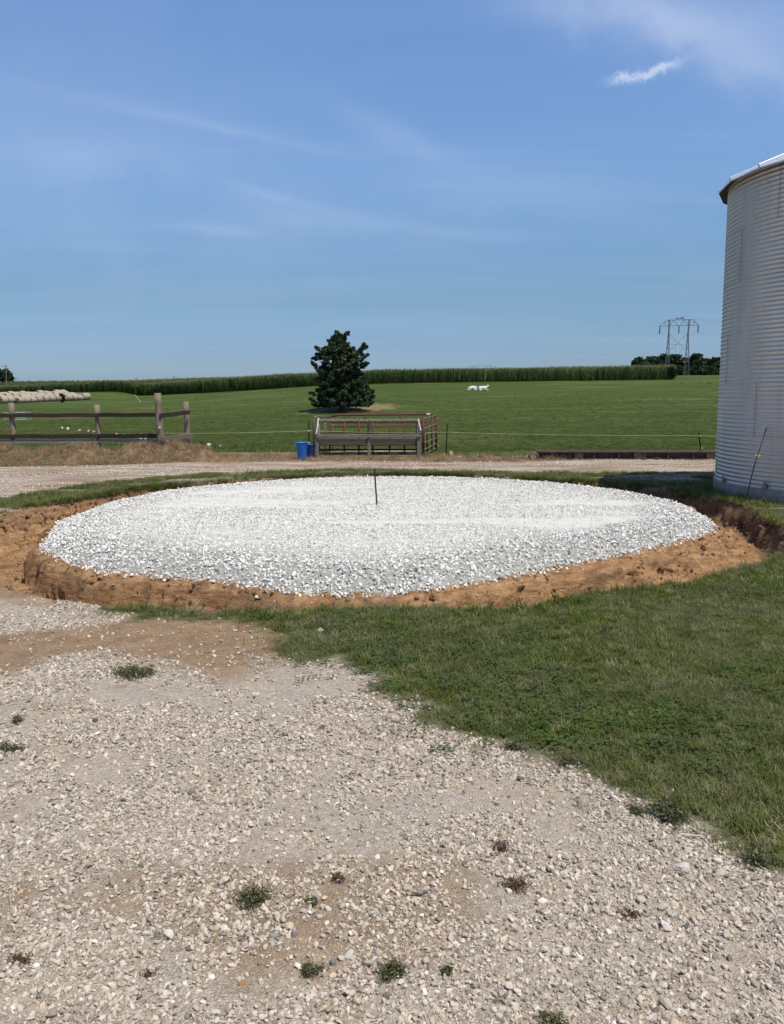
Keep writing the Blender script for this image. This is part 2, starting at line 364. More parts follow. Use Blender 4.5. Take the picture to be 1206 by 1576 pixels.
def woodx(name, c, dark):
    b = MB(name); v = b.map(b.obj(), (1.2, 14, 14)); n = b.noise(v, 3, 6, .7, .6)
    col = b.ramp(n, [(.32, dark), (.5, c), (.7, tuple(min(1, x*1.35) for x in c))])
    b.bump(n, .006); return b.out(col, .9, 0, .2)

MAT = {}
MAT['ground'] = ground_material()
MAT['white_stone'] = stone_material('white_limestone', [(0, (.24, .225, .20)), (.14, (.44, .42, .375)), (.38, (.67, .645, .58)), (1, (.83, .80, .73))], (.79, .755, .675))
MAT['stone'] = stone_material('drive_gravel', [(0, (.12, .105, .09)), (.06, (.24, .205, .165)), (.25, (.375, .315, .245)), (.55, (.485, .412, .328)), (.8, (.60, .525, .435)), (.93, (.50, .38, .26)), (1, (.74, .69, .60))], (.48, .405, .31))
MAT['road_stone'] = stone_material('road_gravel', [(0, (.26, .20, .15)), (.5, (.46, .40, .33)), (1, (.72, .67, .59))], (.48, .40, .31))
MAT['grass'] = blade_material('lawn_grass', [(0, (.068, .102, .010)), (.35, (.125, .165, .018)), (.66, (.175, .205, .030)), (.80, (.26, .25, .075)), (.90, (.36, .32, .17)), (1, (.50, .44, .28))], (.27, .255, .125))
MAT['clover'] = blade_material('clover_leaf', [(0, (.060, .105, .020)), (1, (.10, .15, .035))], (.09, .12, .03), .25)
MAT['pasture_grass'] = blade_material('pasture_blades', [(0, (.055, .088, .012)), (.6, (.098, .135, .020)), (1, (.16, .165, .045))], (.13, .14, .035), .35, .25)
MAT['straw'] = blade_material('loose_straw', [(0, (.15, .09, .05)), (.5, (.37, .25, .14)), (1, (.64, .46, .25))], (.34, .25, .15), .15)
MAT['weed'] = leaf_material('weed_leaf', [(0, (.050, .062, .022)), (.55, (.105, .115, .045)), (1, (.24, .215, .12))])
MAT['drystem'] = leaf_material('dry_stem', [(0, (.10, .055, .035)), (1, (.22, .14, .09))])
MAT['cedar'] = leaf_material('cedar_foliage', [(0, (.018, .034, .013)), (.5, (.036, .058, .020)), (.85, (.066, .088, .030)), (1, (.11, .11, .05))], .1)
MAT['broadleaf'] = leaf_material('broadleaf_foliage', [(0, (.020, .042, .016)), (.6, (.038, .066, .022)), (1, (.062, .092, .030))], .15)
MAT['corn'] = blade_material('corn_leaf', [(0, (.025, .060, .012)), (.5, (.060, .110, .024)), (.8, (.13, .19, .05)), (1, (.26, .31, .14))], (.06, .10, .028), .25, .1)
MAT['tassel'] = simple('corn_tassel', (.30, .26, .12))
MAT['bark'] = wood('bark', (.10, .075, .055), (.045, .033, .025))
MAT['steel'] = galvanised()
MAT['roofsteel'] = simple('roof_steel', (.62, .62, .63), .38, .6, .12, 5, .0006)
MAT['soffit'] = simple('eave_underside_shade', (.045, .042, .040), .8, .2)  # near-black colour puts the eave's shade onto its underside and drip edge
MAT['concrete'] = simple('foundation_concrete', (.22, .21, .19), .92, 0, .3, 9, .004)
MAT['bolt'] = simple('bolt_steel', (.22, .21, .20), .5, .6)
MAT['post'] = wood('weathered_post', (.25, .195, .145), (.10, .068, .046))
MAT['rail'] = woodx('dark_rail', (.050, .032, .026), (.022, .015, .012))
MAT['board'] = woodx('grey_board', (.27, .235, .20), (.12, .095, .078))
MAT['timber'] = woodx('brown_timber', (.20, .145, .11), (.085, .058, .042))
MAT['bunkwood'] = woodx('weathered_bunk_board', (.185, .165, .140), (.085, .070, .056))
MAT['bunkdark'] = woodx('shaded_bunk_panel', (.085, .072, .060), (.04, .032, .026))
MAT['redpaint'] = simple('faded_red_paint', (.105, .014, .011), .65, .1, .4, 14, .0006, c2=(.07, .022, .016))
MAT['rustpipe'] = simple('rusty_pipe', (.20, .14, .11), .75, .2, .4, 12, .001, c2=(.13, .06, .04))
MAT['palepipe'] = simple('pale_pipe', (.50, .44, .39), .6, .2, .3, 12, .001)
MAT['rust'] = simple('rusted_beam_steel', (.115, .072, .058), .85, .2, .45, 9, .002, c2=(.055, .036, .032))
MAT['tpost'] = simple('dark_post_paint', (.018, .020, .018), .6, .2)
MAT['white'] = simple('white_plastic', (.75, .74, .70), .5)
MAT['yellow'] = simple('yellow_plastic', (.62, .42, .06), .5)
MAT['blue'] = simple('blue_plastic', (.012, .16, .52), .42, 0, .12, 5, .001, spec=.5)
MAT['shaded'] = simple('blue_plastic_in_shade', (.012, .045, .20), .5, 0, .15, 5, .001)  # second tub's blue, darkened to hold the shade it stands in
MAT['wire'] = simple('fence_wire', (.34, .36, .26), .6, .2)
MAT['rope'] = simple('pale_polywire', (.42, .50, .26), .7)
MAT['bale'] = simple('net_wrapped_hay', (.38, .31, .235), .85, 0, .3, 3, .02, (1, 6, 6))
MAT['balend'] = simple('hay_bale_end', (.20, .125, .075), .95, 0, .4, 9, .03)
MAT['limestone'] = simple('bleached_limestone', (.66, .62, .53), .9, 0, .2, 7, .01)
MAT['tanrock'] = simple('tan_fieldstone', (.48, .38, .26), .9, 0, .25, 7, .01)
MAT['orangerock'] = simple('orange_stone', (.42, .19, .085), .8, 0, .25, 30, .002)
MAT['greyrock'] = simple('grey_stone', (.26, .24, .22), .85, 0, .25, 30, .002)
MAT['palerock'] = simple('pale_stone', (.56, .52, .46), .85, 0, .2, 30, .002)
MAT['slate'] = simple('dark_slate_stone', (.08, .10, .10), .7, 0, .2, 30, .002)
MAT['lattice'] = simple('tower_steel', (.16, .165, .17), .6, .4)
MAT['pole'] = simple('utility_pole_wood', (.20, .17, .14), .9)
MAT['bird'] = simple('black_feathers', (.012, .012, .013), .7)
MAT['cow'] = simple('white_hide', (.72, .69, .62), .9, 0, .08, 4, .01)
MAT['cage'] = simple('pale_green_paint', (.28, .36, .30), .6)

# ------------------------------------------------------------------ ground sheets
def build_ground():
    def geo(a, g, lim, d0):
        o = []; d = d0; x = a
        while x < lim:
            x += d; d *= g; o.append(x)
        return np.array(o)
    s = .032
    mid = np.arange(-8.6, 8.6001, s); e = geo(8.6, 1.14, 2800, s*1.6)
    xs = np.r_[-e[::-1], mid, e]
    y0 = np.arange(1.4, 5.9, .07); y1 = np.arange(5.9, 18.6, s); y2 = np.arange(18.6, 24.5, .09); y3 = geo(24.4, 1.022, 480, .16); y4 = geo(y3[-1], 1.2, 4200, 12)
    yb = 1.4-geo(0, 1.25, 70, .15)[::-1]
    ys = np.r_[yb, y0, y1, y2, y3, y4]
    X, Y = np.meshgrid(xs, ys); nx = len(xs); ny = len(ys)
    Z = height(X, Y)
    r, th, ri, ro = zones(X, Y)
    # craggy faces: push the cut banks in and out along the radius
    arc = th*5.0; fm = np.maximum(sstep(ri-.02, ri+.06, r)*sstep(ri+.5, ri+.32, r), sstep(ro+.02, ro-.05, r)*sstep(ro-.45, ro-.25, r))
    push = fm*(.13*fbm(arc*3.1, Z*9, 21, 3)+.07*fbm(arc*9, Z*22, 22, 3))
    Xd = X+push*np.cos(th); Yd = Y+push*np.sin(th)
    inpad = r < ri; intr = (r >= ri) & (r < ro); near = Y < 24
    wob = .28*fbm(X*1.6, Y*1.6, 50, 4)*2; wobs = .5*fbm(X*5, Y*5, 51, 3)
    lawn = sstep(-.12, .16, lawn_edge(X, Y)*.8 + wob*.9 + wobs*.35)
    rn = np.interp(X, RNEAR[:, 0], RNEAR[:, 1]); rf = np.interp(X, RFAR[:, 0], RFAR[:, 1]); pn = np.interp(X, PNEAR[:, 0], PNEAR[:, 1])
    behind = (Y > CC[1]) & (r > ro)
    back_grass = behind & (Y < rn+.4)
    w_grass = np.where(Y < CC[1], lawn, 0)
    leftside = (X < CC[0]) & (r > ro) & (Y <= 13.2)
    w_grass = np.where(back_grass, sstep(.15, -.25, Y-rn+wob*1.2)*(.35+.65*sstep(.3, .55, vnoise(X*1.4, Y*2.2, 54))), w_grass)
    w_grass = np.where(leftside, np.where(X > -2.6, w_grass, 0), w_grass)
    w_grass = np.where((X < -5.0) & (Y > 12.2) & (Y < 14.2), sstep(12.3, 12.8, Y+wob*.5)*sstep(.15, -.25, Y-rn+wob), w_grass)
    w_road = np.where(Y > CC[1], sstep(-.1, .2, Y-rn+wob*.8)*sstep(.35, -.15, Y-rf+wob*1.2), 0)
    stripe = np.exp(-((Y-(rn*.45+rf*.55))/.3)**2)*sstep(-3, -1, X)*sstep(6, 3, X)
    w_hay = np.where(Y > CC[1], sstep(-.35, .1, Y-rf+wob*1.4)*sstep(.35, -.2, Y-pn+wobs), 0)
    w_hay = np.maximum(w_hay, stripe*.7*np.clip(.6+wob*3, 0, 1)*(Y > 15))
    w_far = sstep(-.2, .3, Y-pn+wobs*.6)
    w_far = np.where(Y < 20, 0, w_far)
    # packed dirt strip left of the lawn and shoulders of the drive
    dx = np.interp(X, DIRT[:, 0], DIRT[:, 1]); w_dirt = sstep(-.38, .12, Y-dx+wob*1.5+wobs*.7)*(Y < CC[1])
    pc = gp(20, 945)[:2]; patch = sstep(1.1, .75, np.hypot((X-pc[0])/1.15, (Y-pc[1])/.55)+wob*.6)
    w_dirt = w_dirt*(1-patch)
    w_dirt = np.maximum(w_dirt, .75*sstep(.12, .3, fbm(X*.8+3, Y*.8, 61, 4)))
    le_ = lawn_edge(X, Y)*.8+wob*.9; w_dirt = np.maximum(w_dirt, .7*np.exp(-((le_+.08)/.16)**2)*np.clip(.5+2.2*fbm(X*3, Y*3, 48, 3), 0, 1)*(Y < CC[1]))
    w_dirt = np.where((r > ro) & (r < ro+.25), np.maximum(w_dirt, .6), w_dirt)
    spot = gp(385, 800)[:2]; stain = .8*sstep(1.1, .3, np.hypot((X-spot[0])/1.0, (Y-spot[1])/.8)+1.8*fbm(X*3, Y*3, 33, 3))
    w_dirt = np.where(inpad, stain, w_dirt)
    w_gap_shade = np.where(inpad, 1-sstep(.02, .17, fbm(X*.45+2, Y*1.5, 90, 3)+.12*sstep(1.2, .2, np.abs(r-3.2))-.03)*(1-sstep(ri-1.0, ri-.35, r)), 0)*(.30+.60*sstep(ri-1.5, ri-.3, r))
    w_white = np.where(inpad, sstep(0, -.05, r-ri+.05*wobs), 0)
    w_soil = np.where(intr | (inpad & (r > ri-.05)), 1., 0.)
    # lip of the bank: dark topsoil
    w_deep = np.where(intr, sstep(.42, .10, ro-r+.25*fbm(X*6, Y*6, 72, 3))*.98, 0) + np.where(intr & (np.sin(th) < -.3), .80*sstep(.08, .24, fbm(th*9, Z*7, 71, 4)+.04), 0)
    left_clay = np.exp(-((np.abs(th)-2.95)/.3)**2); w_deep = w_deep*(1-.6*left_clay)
    # beaten soil under the tree, worn spots in the pasture
    w_bare = np.zeros_like(X)
    for (px, py, YY, rx, ry, st) in [(550, 625, 70.6, 3.4, 2.2, 1.0), (510, 633, 68.4, 3.0, 1.4, .9), (700, 685, 30, 2.5, 1.2, .35), (640, 672, 33, 4, 1.2, .25), (830, 643, 50, 1.5, .6, .35)]:
        c = atY(px, py, YY); w_bare = np.maximum(w_bare, st*sstep(1.2, .5, np.hypot((X-c[0])/rx, (Y-YY)/ry)+1.6*fbm(X*.9, Y*.9, 80, 3)))
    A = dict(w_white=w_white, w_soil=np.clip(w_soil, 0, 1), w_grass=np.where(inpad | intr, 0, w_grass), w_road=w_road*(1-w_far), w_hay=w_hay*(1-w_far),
             w_far=w_far, w_dirt=np.clip(w_dirt, 0, 1), w_deep=np.clip(w_deep, 0, 1), w_bare=w_bare, w_gap_shade=w_gap_shade)
    idx = np.arange(nx*ny).reshape(ny, nx)
    Fc = np.stack([idx[:-1, :-1], idx[:-1, 1:], idx[1:, 1:], idx[1:, :-1]], -1).reshape(-1, 4)
    def cen(a): return (a[:-1, :-1]+a[:-1, 1:]+a[1:, 1:]+a[1:, :-1]).reshape(-1)/4
    cX, cY = cen(X), cen(Y); cr, cth, cri, cro = zones(cX, cY)
    cl = lawn_edge(cX, cY) > 0
    crn = np.interp(cX, RNEAR[:, 0], RNEAR[:, 1]); crf = np.interp(cX, RFAR[:, 0], RFAR[:, 1]); cpn = np.interp(cX, PNEAR[:, 0], PNEAR[:, 1])
    k = np.where(cr < cri, 1, np.where(cr < cro, 2, np.where(cY > cpn, 6, np.where(cY > crf, 5, np.where((cY > crn) & (cY > CC[1]), 4, np.where(((cY > CC[1]) & (cX > -7)) | (cl & (cY <= CC[1])), 3, 0))))))
    V = np.stack([Xd.ravel(), Yd.ravel(), Z.ravel()], -1)
    for code, nm in enumerate(['gravel_drive', 'gravel_pad', 'trench', 'lawn', 'farm_road', 'field_verge', 'pasture']):
        f = Fc[k == code]; u, inv = np.unique(f, return_inverse=True)
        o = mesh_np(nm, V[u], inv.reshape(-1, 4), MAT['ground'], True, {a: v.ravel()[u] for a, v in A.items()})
        tag(o, kind='structure')
build_ground()

# ------------------------------------------------------------------ scatter (stuff)
def hull_stone(seed, n=13, flat=.62, rnd=0.0):
    r = random.Random(seed); bm = bmesh.new()
    for _ in range(n):
        v = Vector((r.gauss(0, 1), r.gauss(0, 1), r.gauss(0, 1))).normalized()*r.uniform(.8, 1.0)
        bm.verts.new((v.x, v.y*r.uniform(.75, .9), v.z*flat))
    res = bmesh.ops.convex_hull(bm, input=bm.verts)
    bad = [e for e in res['geom_interior'] if isinstance(e, bmesh.types.BMVert)]
    if bad: bmesh.ops.delete(bm, geom=bad, context='VERTS')
    if rnd:
        bmesh.ops.bevel(bm, geom=list(bm.edges), offset=rnd, segments=1, affect='EDGES', profile=.5)
    return bm
def variant(name, bm, mat, smooth=False):
    me = bpy.data.meshes.new(name); bm.to_mesh(me); bm.free(); me.materials.append(mat)
    if smooth:
        for p in me.polygons: p.use_smooth = True
    return bpy.data.objects.new(name, me)
def vcoll(name, objs):
    c = bpy.data.collections.new(name)
    for o in objs: c.objects.link(o)
    return c
def scatter(name, P, Rt, S, coll, nvar, label=None, cat=None):
    n = len(P); me = bpy.data.meshes.new(name); me.vertices.add(n); me.vertices.foreach_set('co', np.ascontiguousarray(P, dtype=np.float32).ravel())
    def at(nm, ty, dt, key):
        a = me.attributes.new(nm, ty, 'POINT'); a.data.foreach_set(key, np.ascontiguousarray(dt).ravel())
    at('rt', 'FLOAT_VECTOR', Rt.astype(np.float32), 'vector'); at('sc', 'FLOAT_VECTOR', S.astype(np.float32), 'vector')
    at('ix', 'INT', rs.randint(0, nvar, n).astype(np.int32), 'value')
    o = bpy.data.objects.new(name, me); COL.objects.link(o)
    g = bpy.data.node_groups.new(name+'_scatter', 'GeometryNodeTree')
    g.interface.new_socket('Geometry', in_out='INPUT', socket_type='NodeSocketGeometry'); g.interface.new_socket('Geometry', in_out='OUTPUT', socket_type='NodeSocketGeometry')
    N = g.nodes; L = g.links; gi = N.new('NodeGroupInput'); go = N.new('NodeGroupOutput'); ip = N.new('GeometryNodeInstanceOnPoints'); ci = N.new('GeometryNodeCollectionInfo')
    ci.inputs['Collection'].default_value = coll; ci.inputs['Separate Children'].default_value = True; ci.inputs['Reset Children'].default_value = True
    def na(nm, ty):
        a = N.new('GeometryNodeInputNamedAttribute'); a.data_type = ty; a.inputs['Name'].default_value = nm; return a.outputs['Attribute']
    L.new(gi.outputs[0], ip.inputs['Points']); L.new(ci.outputs[0], ip.inputs['Instance']); ip.inputs['Pick Instance'].default_value = True
    L.new(na('ix', 'INT'), ip.inputs['Instance Index'])
    e2r = N.new('FunctionNodeEulerToRotation'); L.new(na('rt', 'FLOAT_VECTOR'), e2r.inputs[0]); L.new(e2r.outputs[0], ip.inputs['Rotation'])
    L.new(na('sc', 'FLOAT_VECTOR'), ip.inputs['Scale']); L.new(ip.outputs[0], go.inputs[0])
    md = o.modifiers.new('scatter', 'NODES'); md.node_group = g
    tag(o, label, cat, kind='stuff'); return o
def rot_rand(n, tilt=math.pi):
    return np.stack([rs.uniform(-tilt, tilt, n), rs.uniform(-tilt, tilt, n), rs.uniform(0, 6.283, n)], -1)
def at_heights(X, Y, lift=0.): return np.stack([X, Y, height(X, Y)+lift], -1)
def sclv(s, j=.25):
    n = len(s); return np.stack([s*rs.uniform(1-j, 1+j, n), s*rs.uniform(1-j, 1+j, n), s*rs.uniform(1-j, 1+j, n)], -1)

stones_w = vcoll('white_stones', [variant('white_stone_%d' % i, hull_stone(i, 11+i % 4, .72), MAT['white_stone']) for i in range(9)])
stones_g = vcoll('gravel_stones', [variant('gravel_stone_%d' % i, hull_stone(40+i, 14+i % 6, .70, .10 if i % 3 else .03), MAT['stone'], False) for i in range(12)])
stones_r = vcoll('road_stones', [variant('road_stone_%d' % i, hull_stone(80+i, 10, .7), MAT['road_stone']) for i in range(4)])

def pad_stones():
    n = 98000
    a = rs.uniform(0, 2*math.pi, n); rr = np.sqrt(rs.uniform(0, 1, n))*5.4
    X = CC[0]+rr*np.cos(a); Y = CC[1]+rr*np.sin(a); r, th, ri, ro = zones(X, Y)
    front = np.clip(-np.sin(th), 0, 1)
    # streaks of crushed fines across the top, open stone toward the rim
    fines = sstep(.02, .17, fbm(X*.45+2, Y*1.5, 90, 3)+.12*sstep(1.2, .2, np.abs(r-3.2))-.03)
    rim = sstep(ri-1.0, ri-.35, r)
    keep = rs.uniform(0, 1, n) < np.clip((1-.80*fines*(1-rim)), .06, 1)*np.where(r < ri+.02, 1, np.exp(-(r-ri)/.035)*.22)
    keep &= r < ri+.3
    X, Y, r, ri, rim, fines = [v[keep] for v in (X, Y, r, ri, rim, fines)]; m = len(X)
    s = rs.uniform(.009, .019, m)*(1+.28*rim) * (1-.35*fines*(1-rim)); big = rs.uniform(0, 1, m) < .04*rim; s = np.where(big, s*1.5, s)
    P = at_heights(X, Y); P[:, 2] += rs.uniform(-.3, .75, m)*s*(.45+.9*rim)
    return scatter('crushed_stone', P, rot_rand(m), sclv(s, .3), stones_w, 9, 'white crushed limestone spread over the round pad', 'gravel')
pad_stones()

def drive_cover(X, Y):
    r, th, ri, ro = zones(X, Y)
    wob = .56*fbm(X*1.6, Y*1.6, 50, 4); le = lawn_edge(X, Y)*.8+wob*.9
    dx = np.interp(X, DIRT[:, 0], DIRT[:, 1]); wd = sstep(-.38, .12, Y-dx+wob*1.5+.35*fbm(X*5, Y*5, 51, 3))
    pc = gp(20, 945)[:2]; patch = sstep(1.1, .75, np.hypot((X-pc[0])/1.15, (Y-pc[1])/.55)+wob*.6)
    wd = wd*(1-patch)
    c = (1-sstep(-.15, .12, le))*(1-.94*wd)*(r > ro+.02)
    c = c*np.clip(1-1.0*sstep(.0, .2, fbm(X*1.1+9, Y*1.1, 62, 4)), .10, 1)*np.clip(1-1.1*sstep(.08, .25, fbm(X*3.1+9, Y*3.1, 63, 3)), .15, 1)
    return c, patch
def drive_stones():
    Ps = []; Ss = []
    for (ya, yb, dens, smin, smax) in [(1.2, 2.4, 10500, .0034, .0150), (2.4, 3.4, 9000, .0040, .0155), (3.4, 4.8, 6500, .0048, .017), (4.8, 7.6, 3900, .0065, .018)]:
        hw = yb*.56+.5; n = int((yb-ya)*2*hw*dens)
        X = rs.uniform(-hw, hw, n); Y = rs.uniform(ya, yb, n); c, patch = drive_cover(X, Y)
        k = rs.uniform(0, 1, n) < c; X, Y, c = X[k], Y[k], c[k]; m = len(X)
        u = rs.uniform(0, 1, m); s = smin+(smax-smin)*u**2.4; big = rs.uniform(0, 1, m) < .006; s = np.where(big, smax*rs.uniform(1.05, 1.6, m), s)
        P = at_heights(X, Y); P[:, 2] += s*rs.uniform(-.1, .5, m); Ps.append(P); Ss.append(s)
    P = np.vstack(Ps); s = np.concatenate(Ss); m = len(s)
    R = rot_rand(m, .9)
    S = np.stack([s*rs.uniform(.8, 1.35, m), s*rs.uniform(.75, 1.1, m), s*rs.uniform(.8, 1.15, m)], -1)
    return scatter('drive_gravel', P, R, S, stones_g, 12, 'tan and grey gravel covering the foreground drive', 'gravel')
drive_stones()

def road_stones():
    n = 26000; X = rs.uniform(-11.5, 9.5, n); Y = rs.uniform(12.0, 22.2, n); r, th, ri, ro = zones(X, Y)
    rn = np.interp(X, RNEAR[:, 0], RNEAR[:, 1]); rf = np.interp(X, RFAR[:, 0], RFAR[:, 1])
    c = sstep(-.05, .2, Y-rn)*sstep(.3, -.1, Y-rf)*(.08+.92*sstep(.35, .7, vnoise(X*.5, Y*2.2, 66)))*(r > ro+.1)
    k = rs.uniform(0, 1, n) < c; X, Y = X[k], Y[k]; s = rs.uniform(.012, .03, len(X))
    scatter('road_gravel', at_heights(X, Y), rot_rand(len(X)), sclv(s), stones_r, 4, 'pale gravel along the farm track behind the pad', 'gravel')
    # loose white stones and crumbs of clay fallen in the trench
    n = 5200; a = rs.uniform(-math.pi, math.pi, n); rr = rs.uniform(4.4, 6.0, n); X = CC[0]+rr*np.cos(a); Y = CC[1]+rr*np.sin(a); r, th, ri, ro = zones(X, Y)
    k = (r > ri) & (r < ro+.1) & (rs.uniform(0, 1, n) < .5); X, Y = X[k], Y[k]; s = .008+.03*rs.uniform(0, 1, len(X))**2.5
    b = MB('clay_clod'); b.bump(b.noise(b.pos(), 60), .004); b.out(b.ramp(b.rand(), [(0, (.09, .05, .028)), (.5, (.24, .135, .066)), (1, (.36, .22, .12))]), .95, 0, .1)
    cl = vcoll('clods', [variant('clod_%d' % i, hull_stone(120+i, 14, .7, .1), b.m) for i in range(4)])
    scatter('clay_crumbs', at_heights(X, Y), rot_rand(len(X)), sclv(s), cl, 4, 'orange clay crumbs lying in the trench round the pad', 'clay')
road_stones()

def sod():
    b = MB('broken_sod'); b.bump(b.noise(b.pos(), 40, 4), .01); n = b.noise(b.pos(), 22, 4, .65)
    b.out(b.mix(b.rng(n, .4, .6), b.ramp(b.rand(), [(0, (.055, .030, .016)), (.5, (.15, .082, .040)), (1, (.30, .175, .088))]), (.10, .058, .032)), .95, 0, .1)
    cl = vcoll('sod_lumps', [variant('sod_lump_%d' % i, hull_stone(160+i, 20, .75, .12), b.m) for i in range(5)])
    n = 5200; a = rs.uniform(-math.pi, math.pi, n); ro = rout_(a); ri = rin_(a); pick = rs.uniform(0, 1, n)
    leftb = np.exp(-((np.abs(a)-2.9)/.35)**2)
    rr = np.where(pick < .62, ro-rs.uniform(-.01, .16, n)-leftb*rs.uniform(0, .38, n), ri+rs.uniform(.02, .30, n))
    k = (pick < .62) | (rs.uniform(0, 1, n) < .5); a, rr, leftb = a[k], rr[k], leftb[k]
    dens = np.clip(.25+1.5*vnoise(a*7, rr*3, 44)-.4, .05, 1); k = rs.uniform(0, 1, len(a)) < dens; a, rr, leftb = a[k], rr[k], leftb[k]
    X = CC[0]+rr*np.cos(a); Y = CC[1]+rr*np.sin(a); s = (.012+.042*rs.uniform(0, 1, len(X))**2.2)*(1+.3*leftb)
    P = at_heights(X, Y); P[:, 2] -= s*.35
    scatter('sod_lumps', P, rot_rand(len(X)), sclv(s, .4), cl, 5, 'dark broken sod and soil lumps along the trench banks', 'soil')
sod()

def blade(bm, x, y, ang, lean, L, w, segs=3, curve=.5, z0=0.):
    ca, sa = math.cos(ang), math.sin(ang); prev = None; px, py, pz = x, y, z0; t = lean
    for k in range(segs+1):
        f = k/segs; ww = w*(1-f)**.7*.5 if k < segs else 0
        a = (px-sa*ww, py+ca*ww, pz); b_ = (px+sa*ww, py-ca*ww, pz)
        cur = [bm.verts.new(a), bm.verts.new(b_)] if k < segs else [bm.verts.new((px, py, pz))]
        if prev:
            bm.faces.new([prev[0], prev[1], cur[1], cur[0]] if len(cur) == 2 else [prev[0], prev[1], cur[0]])
        prev = cur; st = L/segs; px += ca*math.sin(t)*st; py += sa*math.sin(t)*st; pz += math.cos(t)*st; t += curve/segs*2
def tuft(seed, n, rad, L, w, lean=.5, curve=.6, segs=3):
    r = random.Random(seed); bm = bmesh.new()
    for _ in range(n):
        a = r.uniform(0, 6.283); d = rad*math.sqrt(r.random()); blade(bm, d*math.cos(a), d*math.sin(a), r.uniform(0, 6.283), r.uniform(.05, lean), L*r.uniform(.5, 1.15), w*r.uniform(.7, 1.2), segs, r.uniform(.1, curve))
    return bm
def clover(seed):
    r = random.Random(seed); bm = bmesh.new()
    for _ in range(9):
        a = r.uniform(0, 6.28); d = .05*math.sqrt(r.random()); x, y, z = d*math.cos(a), d*math.sin(a), r.uniform(.018, .04)
        for j in range(3):
            t = a+j*2.094; c = Vector((x+.0040*math.cos(t), y+.0040*math.sin(t), z*.8)); tl = r.uniform(-.25, .35)
            vs = [bm.verts.new((c.x+.0046*math.cos(t+q), c.y+.0046*math.sin(t+q), c.z+.0046*math.cos(q)*tl)) for q in (0, 1.05, 2.1, 3.14, 4.19, 5.24)]
            bm.faces.new(vs)
    return bm
grass_c = vcoll('grass_tufts', [variant('grass_tuft_%d' % i, tuft(i, 17, .042, .058, .0045, .75, 1.0), MAT['grass']) for i in range(7)])
long_c = vcoll('long_tufts', [variant('long_tuft_%d' % i, tuft(20+i, 26, .05, .11, .0060, .8, 1.2, 4), MAT['grass']) for i in range(4)])
clover_c = vcoll('clover_tufts', [variant('clover_tuft_%d' % i, clover(i), MAT['clover']) for i in range(4)])
past_c = vcoll('pasture_tufts', [variant('pasture_tuft_%d' % i, tuft(60+i, 22, .16, .10, .013, .8, 1.0, 2), MAT['pasture_grass']) for i in range(5)])
straw_c = vcoll('straw_wisps', [variant('straw_wisp_%d' % i, tuft(90+i, 20, .11, .17, .006, 1.5, .8, 2), MAT['straw']) for i in range(5)])

def lawn_cover(X, Y):
    r, th, ri, ro = zones(X, Y)
    wob = .56*fbm(X*1.6, Y*1.6, 50, 4); wobs = .5*fbm(X*5, Y*5, 51, 3)
    f = sstep(-.18, .30, lawn_edge(X, Y)*.8+wob*.9+wobs*.5)
    rn = np.interp(X, RNEAR[:, 0], RNEAR[:, 1])
    back = (Y > CC[1])
    f = np.where(back, sstep(.25, -.1, Y-rn+wob*1.1), f)
    f = np.where((~back) & (X < -2.6), 0, f)
    f = np.where(back, f*(.25+.75*sstep(.3, .55, vnoise(X*1.4, Y*2.2, 54)+.0*X)), f)
    f = np.maximum(f, np.where(~back & (X > -1.2), .22*sstep(-.62, -.05, lawn_edge(X, Y)*.8+wob)*sstep(.45, .7, vnoise(X*7, Y*7, 57)), 0))
    f = np.where((X < -5.0) & (Y > 12.2) & (Y < 14.5), sstep(.25, -.1, Y-rn+wob)*sstep(12.2, 12.8, Y+wob*.5), f)
    inbin = np.hypot(X-7.89, Y-13.55) < 2.38
    return f*(r > ro-.03)*(~inbin), r-ro, th
